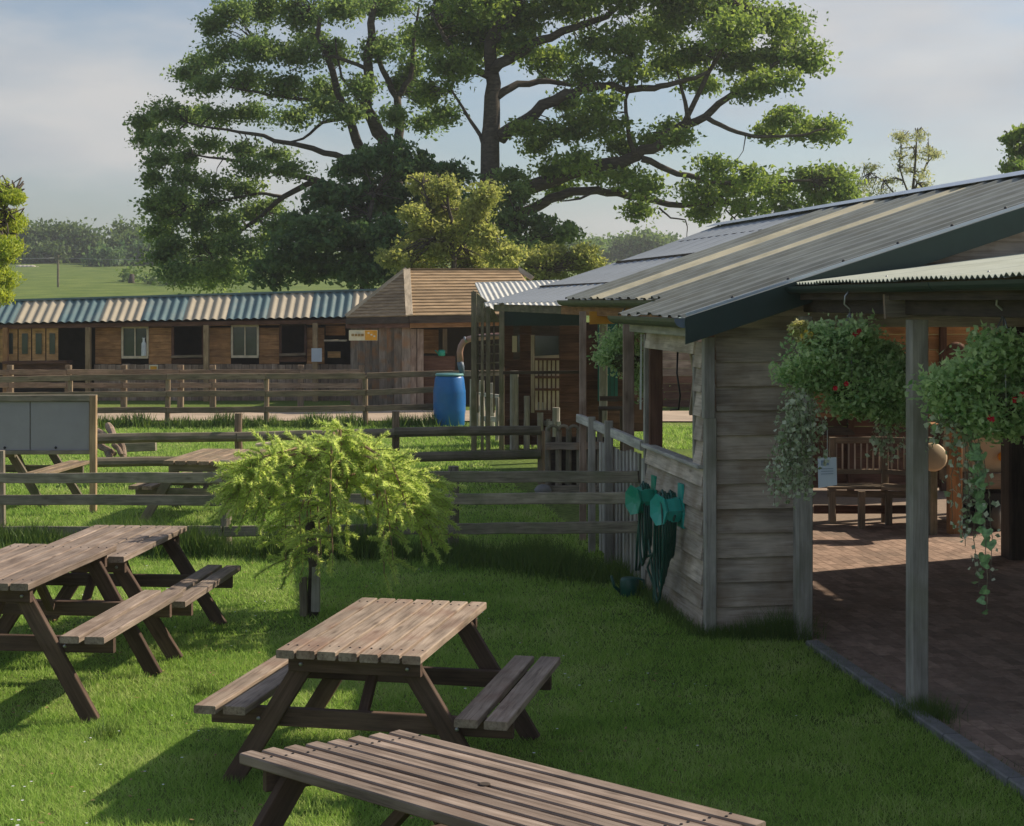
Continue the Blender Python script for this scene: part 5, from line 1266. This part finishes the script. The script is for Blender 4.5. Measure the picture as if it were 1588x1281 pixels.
oak_c = [(690, 40, 55, 50), (700, 105, 45, 32), (668, 140, 26, 22), (745, 60, 40, 60), (740, 0, 60, 40), (800, 20, 55, 45), (800, 70, 35, 25), (850, 95, 50, 26), (880, 10, 60, 26), (850, -40, 90, 30), (700, -30, 70, 40), (950, -20, 90, 40), (1050, -25, 80, 35),
 (915, 70, 35, 20), (965, 70, 50, 30), (1015, 50, 50, 30), (1055, 15, 60, 32), (1130, 10, 60, 28), (1130, 50, 55, 34), (1190, 30, 52, 26), (1225, 45, 38, 26), (1250, 90, 34, 28), (1200, 85, 48, 30), (1140, 95, 50, 28), (1080, 85, 45, 26), (1200, 125, 40, 18),
 (1035, 100, 45, 22), (1090, 130, 40, 18), (1160, 140, 34, 16), (975, 112, 40, 18), (910, 112, 36, 16), (930, 160, 36, 14), (905, 182, 36, 14), (880, 160, 22, 12), (945, 195, 34, 14), (895, 205, 25, 10), (820, 200, 22, 10),
 (1215, 185, 42, 18), (1255, 205, 44, 18), (1195, 205, 25, 12), (1280, 200, 20, 14), (1015, 215, 28, 12), (1040, 200, 18, 12), (960, 225, 16, 14), (1050, 215, 20, 8),
 (860, 262, 32, 18), (900, 248, 30, 14), (935, 265, 40, 18), (975, 278, 40, 16), (1000, 292, 32, 14), (870, 290, 26, 12), (1110, 262, 32, 18), (1085, 298, 36, 20), (1130, 290, 44, 24), (1170, 275, 32, 18), (1205, 295, 40, 22), (1255, 275, 42, 20), (1300, 275, 28, 18),
 (1270, 305, 40, 16), (1220, 325, 44, 14), (1160, 322, 40, 12), (1310, 300, 20, 14), (990, 328, 24, 7), (1090, 330, 22, 6), (860, 205, 12, 8), (830, 225, 10, 6), (745, 320, 30, 22), (800, 300, 22, 18)]
tree('oak_tree', 'big spreading oak with long level limbs and a bare lower trunk behind the huts', (W(757, 0, YO).x, YO, 0), YO, oak_b, oak_c, 'oak_leaf', .17, 56, 46, .50, 2.4)
YL = 60
lt_b = [([(610, 460), (604, 300), (596, 215), (568, 169), (571, 108), (575, 36), (578, -40)], .35, .1, 0, 0), ([(618, 330), (618, 212), (616, 151), (593, 108), (580, 60)], .22, .06, 0, 0), ([(616, 151), (636, 122), (642, 60), (650, 10)], .13, .04, 0, 0),
 ([(590, 330), (561, 237), (539, 176), (503, 75), (485, 10)], .24, .07, .5, .5), ([(556, 250), (539, 248), (485, 230), (442, 221), (395, 208), (352, 201), (290, 190)], .14, .03, 0, 0), ([(541, 182), (500, 190), (470, 215), (440, 222)], .08, .03, 0, 0),
 ([(560, 300), (492, 280), (431, 268), (370, 250), (300, 240)], .14, .03, 0, 0), ([(492, 280), (440, 305), (400, 340), (360, 370), (330, 400)], .12, .04, 0, 0), ([(571, 108), (520, 88), (460, 85), (400, 70)], .08, .03, 0, 0), ([(568, 169), (520, 160), (440, 150), (380, 140), (310, 120)], .1, .03, 0, 0),
 ([(596, 215), (560, 160), (530, 120), (520, 60)], .08, .03, 0, 0), ([(438, 305), (400, 300), (350, 310), (290, 320)], .07, .02, 0, 0)]
lt_c = [(270, 300, 26, 16), (305, 330, 30, 18), (350, 365, 30, 18), (250, 400, 18, 18), (275, 425, 26, 16), (320, 435, 34, 14), (370, 425, 30, 18), (410, 370, 26, 20), (420, 320, 20, 12), (240, 315, 14, 14), (540, 175, 20, 14), (610, 180, 14, 16), (660, 190, 14, 12), (690, 180, 12, 10),(360, 18, 36, 22), (410, 15, 45, 28), (470, 25, 45, 28), (530, 10, 45, 26), (600, 10, 45, 26), (420, -30, 80, 26), (560, -30, 90, 26), (330, 42, 22, 14),
 (318, 98, 30, 12), (350, 78, 36, 22), (405, 75, 42, 26), (460, 85, 40, 24), (520, 80, 34, 22), (590, 75, 40, 24), (640, 60, 22, 28), (640, 105, 24, 20), (290, 112, 22, 10),
 (320, 130, 36, 18), (380, 125, 42, 22), (440, 135, 42, 22), (500, 140, 36, 20), (560, 135, 26, 20), (620, 130, 20, 14), (655, 150, 14, 18),
 (222, 188, 22, 12), (250, 172, 30, 16), (290, 180, 38, 20), (345, 180, 40, 18), (400, 178, 38, 16), (455, 180, 34, 14), (500, 165, 20, 12),
 (225, 215, 18, 12), (262, 215, 34, 14), (248, 248, 20, 16), (285, 245, 22, 10), (330, 225, 30, 10), (375, 232, 30, 10), (425, 240, 28, 10), (238, 275, 14, 14), (390, 262, 36, 12), (450, 262, 26, 10),
 (290, 275, 22, 10), (330, 285, 36, 12), (380, 292, 30, 12), (280, 308, 34, 16), (330, 315, 36, 14), (260, 335, 24, 16), (300, 345, 34, 16), (350, 345, 34, 14), (390, 330, 22, 14),
 (245, 360, 20, 16), (270, 385, 26, 20), (315, 380, 36, 20), (360, 380, 34, 20), (300, 415, 34, 22), (345, 415, 36, 22), (395, 400, 26, 22), (430, 350, 20, 12), (480, 60, 30, 20)]
tree('lime_tree', 'large many stemmed tree with airy crown filling the left of the sky', (W(610, 0, YL).x, YL, 0), YL, lt_b, lt_c, 'lime_leaf', .15, 62, 50, .50, 2.8)
db_c = [(560, 262, 48, 30), (615, 245, 50, 28), (665, 265, 45, 28), (700, 275, 30, 26), (520, 310, 48, 32), (580, 310, 50, 36), (640, 310, 50, 36), (470, 350, 36, 28), (500, 360, 50, 36), (560, 370, 55, 40), (620, 365, 50, 36), (450, 395, 40, 34), (500, 410, 50, 32), (560, 415, 60, 32), (620, 415, 50, 30), (420, 425, 36, 22), (690, 330, 45, 40), (720, 380, 40, 40)]
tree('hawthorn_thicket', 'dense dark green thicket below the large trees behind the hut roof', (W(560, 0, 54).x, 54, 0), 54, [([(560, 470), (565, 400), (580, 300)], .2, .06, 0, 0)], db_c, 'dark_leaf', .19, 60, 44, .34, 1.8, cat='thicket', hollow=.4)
db2 = [(790, 275, 26, 18), (800, 305, 30, 24), (830, 350, 36, 22), (785, 345, 30, 30), (850, 370, 36, 18), (810, 385, 36, 22), (880, 360, 16, 14)]
tree('elder_tree', 'mid green small tree round the foot of the big oak, right of its trunk', (W(800, 0, 53).x, 53, 0), 53, [([(800, 470), (800, 400), (800, 330)], .15, .05, 0, 0)], db2, 'lime_leaf', .17, 60, 40, .30, 1.2, hollow=.3)
yb = [(690, 290, 20, 16), (665, 320, 24, 16), (700, 325, 28, 20), (735, 330, 16, 18), (660, 355, 28, 16), (700, 360, 36, 20), (745, 365, 26, 18), (640, 385, 22, 14), (680, 395, 38, 22), (730, 400, 40, 24), (780, 395, 30, 20), (760, 425, 50, 18), (640, 415, 26, 12), (610, 400, 16, 8), (755, 300, 8, 18), (655, 285, 8, 12), (640, 330, 10, 8)]
tree('yellow_green_tree', 'sunlit yellow green young tree rising right behind the kiosk roof', (W(700, 0, 47).x, 47, 0), 47, [([(705, 470), (704, 400), (700, 340), (690, 290)], .1, .03, 0, 0), ([(704, 400), (740, 350), (755, 295)], .06, .02, 0, 0), ([(704, 400), (670, 350), (655, 285)], .06, .02, 0, 0)], yb, 'yellow_leaf', .12, 95, 44, .34, 1.0)
yb2 = [(820, 405, 30, 16), (850, 395, 28, 16), (880, 405, 30, 14), (840, 425, 50, 14), (905, 392, 22, 12), (915, 410, 30, 12)]
tree('hazel_bush', 'light green hazel bush between the kiosk roof and the long metal roof', (W(850, 0, 50).x, 50, 0), 50, [([(850, 470), (850, 420)], .08, .03, 0, 0)], yb2, 'yellow_leaf', .12, 95, 44, .32, .8, cat='bush')
wl = [(-20, 330, 26, 30), (-5, 300, 14, 22), (8, 350, 16, 22), (0, 390, 22, 26), (14, 385, 12, 20), (-20, 420, 30, 30), (5, 430, 16, 24), (0, 455, 12, 12), (-40, 370, 40, 60), (22, 305, 4, 8), (22, 345, 7, 14)]
tree('willow_tree', 'golden yellow green willow just showing at the left picture edge', (W(-40, 0, 34).x, 34, 0), 34, [([(-40, 700), (-38, 450), (-30, 330)], .15, .04, 0, 0), ([(-30, 400), (0, 340), (22, 300)], .04, .01, 0, 0)], wl, 'willow_leaf', .10, 150, 46, .17, .6, asp=.35)
bc = [(1400, 215, 12, 8), (1425, 210, 16, 8), (1395, 240, 10, 16), (1420, 240, 9, 18), (1440, 235, 9, 22), (1405, 265, 12, 14), (1430, 270, 14, 16), (1380, 280, 22, 10), (1350, 260, 18, 6), (1345, 285, 26, 10), (1370, 300, 34, 12), (1420, 295, 30, 12), (1440, 290, 9, 16), (1335, 300, 18, 10), (1452, 240, 5, 3), (1395, 210, 6, 6)]
tree('birch_tree', 'wispy pale birch showing above the metal roof ridge right of the oak', (W(1410, 0, 60).x, 60, 0), 60, [([(1415, 470), (1415, 300), (1422, 205)], .10, .02, 0, 0), ([(1415, 320), (1395, 260), (1398, 215)], .04, .01, 0, 0), ([(1415, 300), (1440, 250), (1440, 215)], .04, .01, 0, 0), ([(1412, 330), (1370, 280), (1340, 262)], .04, .01, 0, 0)], bc, 'birch_leaf', .11, 60, 13, .26, .8, asp=.4)
rc = [(1572, 215, 10, 7), (1590, 208, 10, 8), (1580, 235, 12, 8), (1590, 252, 18, 9), (1572, 258, 10, 5), (1590, 268, 8, 5), (1620, 240, 30, 35)]
tree('ash_tree', 'leafy branch ends of a tree poking in at the upper right picture edge', (W(1640, 0, 50).x, 50, 0), 50, [([(1640, 470), (1640, 330), (1630, 240)], .15, .05, 0, 0), ([(1635, 280), (1600, 250), (1570, 256)], .04, .01, 0, 0), ([(1632, 250), (1600, 225), (1572, 215)], .04, .01, 0, 0)], rc, 'oak_leaf', .17, 70, 30, .25, .6)

# far woods and hedges
def farwood(name, label, Y, cl, leaf='far_leaf', size=.7, group='clumps of far trees on the hill', cat='woodland', dens=6, sub=2.0, kind=None, nleaf=46):
    return tree(name, label, (W(cl[0][0], 0, Y).x, Y, hz(Y)-.5), Y, [([(cl[0][0], HY-(hz(Y)-HC)/Y*F+4), (cl[0][0], cl[0][1])], .5, .2, 0, 0)], cl, leaf, size, dens, nleaf, sub, 6, cat=cat, group=group, twigs=False, hollow=.2)
farwood('broadleaf_tree', 'long rounded clump of far trees on the hill top at left', 250, [(55, 370, 34, 20), (95, 366, 38, 20), (130, 372, 24, 18), (40, 392, 34, 16), (80, 395, 40, 16), (130, 395, 34, 16), (150, 388, 20, 16)], cat='tree', leaf='wood_leaf')
farwood('broadleaf_tree', 'separate sunlit round tree on the hill just left of the large tree', 240, [(200, 362, 24, 15), (215, 375, 18, 16), (185, 380, 18, 14), (205, 395, 24, 12)], cat='tree', leaf='wood_leaf')
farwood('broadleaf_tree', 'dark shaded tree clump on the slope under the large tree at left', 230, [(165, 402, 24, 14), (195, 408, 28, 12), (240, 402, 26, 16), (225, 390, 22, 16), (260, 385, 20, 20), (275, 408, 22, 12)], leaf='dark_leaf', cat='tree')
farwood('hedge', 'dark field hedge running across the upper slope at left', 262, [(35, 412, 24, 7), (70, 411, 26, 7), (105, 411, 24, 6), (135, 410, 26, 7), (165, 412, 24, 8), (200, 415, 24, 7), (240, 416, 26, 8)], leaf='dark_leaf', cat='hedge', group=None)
farwood('hedge', 'lower hedge line with bright tops behind the hut roof at left', 160, [(205, 425, 22, 5), (235, 430, 26, 5), (265, 432, 26, 6), (205, 448, 18, 6), (250, 446, 26, 6), (290, 445, 26, 8)], leaf='far_leaf', cat='hedge', group=None, size=.5, sub=1.0, dens=8)
farwood('broadleaf_tree', 'rounded far tree clump seen over the pale roof right of centre', 260, [(965, 380, 22, 14), (1000, 374, 32, 15), (1030, 380, 22, 14), (940, 392, 24, 10), (990, 395, 50, 14), (900, 400, 40, 12), (1050, 395, 20, 12)], cat='tree')
farwood('broadleaf_tree', 'low far trees seen through the gap beyond the oak trunk', 240, [(870, 385, 26, 12), (900, 380, 24, 10), (925, 378, 16, 8)], leaf='far_leaf', cat='tree')
o = farwood('far_woodland', 'continuous far woodland along the hill behind everything', 420, [(x, 396+6*math.sin(x*.02), 60, 9) for x in range(-700, 2400, 75)], cat='woodland', group=None, size=1.4, sub=3, dens=.6, nleaf=26)

def wires():
    t = thing('power_pole', 'thin power pole with a wire standing in the field behind the hut roof', 'pole', (W(90, 0, 150).x, 150, hz(150)))
    pole('pole', (W(90, 0, 150).x, 150, hz(150)), W(90, 396, 150), .11, 'fence_dark', t); beam('crossarm', W(85, 400, 150), W(95, 400, 150), .1, .1, 'fence_dark', t)
    tube('wire', [W(-200, 398, 150), W(20, 402, 150), W(90, 400, 150)], .028, 'steel', t, n=5); tube('wire', [W(90, 400, 150), W(175, 402.5, 150), W(262, 402, 150), W(420, 398, 150)], .028, 'steel', t, n=5)
wires()
def sheep():
    for i, (px, py) in enumerate(((31, 424), (38, 423), (44, 422.5), (50, 421))):
        Y = 225; c = W(px, py, Y); c.z = hz(Y)+.55
        v = [(.0, -.30, 0)]
        t = tag(tube('sheep', [c+Vector((-.65, 0, .0)), c+Vector((-.5, 0, .05)), c+Vector((0, 0, .08)), c+Vector((.45, 0, .05)), c+Vector((.6, 0, .1)), c+Vector((.85, 0, .18)), c+Vector((.95, 0, .02))], [.1, .36, .42, .36, .16, .14, .07], 'wool', n=9),
                ['sheep at the left end of the grazing row in the far field', 'second sheep from the left in the far field', 'third sheep from the left in the far field', 'sheep at the right end of the grazing row in the far field'][i], 'sheep', 'sheep grazing on the far hill')
        for (dx, dy) in ((-.4, .15), (-.4, -.15), (.35, .15), (.35, -.15)): tube('leg', [c+Vector((dx, dy, -.2)), c+Vector((dx, dy, -.6))], .06, 'wool', t, n=5)
sheep()
# ------------------------------------------------------------------ air
def haze():
    m = bpy.data.materials.new('haze'); m.use_nodes = True; n = m.node_tree; n.nodes.clear()
    o = n.nodes.new('ShaderNodeOutputMaterial'); v = n.nodes.new('ShaderNodeVolumePrincipled'); v.inputs['Density'].default_value = .00065; v.inputs['Color'].default_value = (.86, .90, .96, 1)
    v.inputs['Anisotropy'].default_value = .35
    n.links.new(v.outputs[0], o.inputs['Volume']); MATS['haze'] = m
    x0, x1, y0, y1, z0, z1 = -1300, 1300, -200, 1000, -4.0, 48.0
    V = [(x, y, z) for z in (z0, z1) for y in (y0, y1) for x in (x0, x1)]
    h = mkobj('haze', V, [(0, 2, 3, 1), (4, 5, 7, 6), (0, 1, 5, 4), (2, 6, 7, 3), (0, 4, 6, 2), (1, 3, 7, 5)], 'haze'); stuff(h)
haze()
print('objects', len(bpy.data.objects), 'tris', sum(len(m.polygons) for m in bpy.data.meshes))
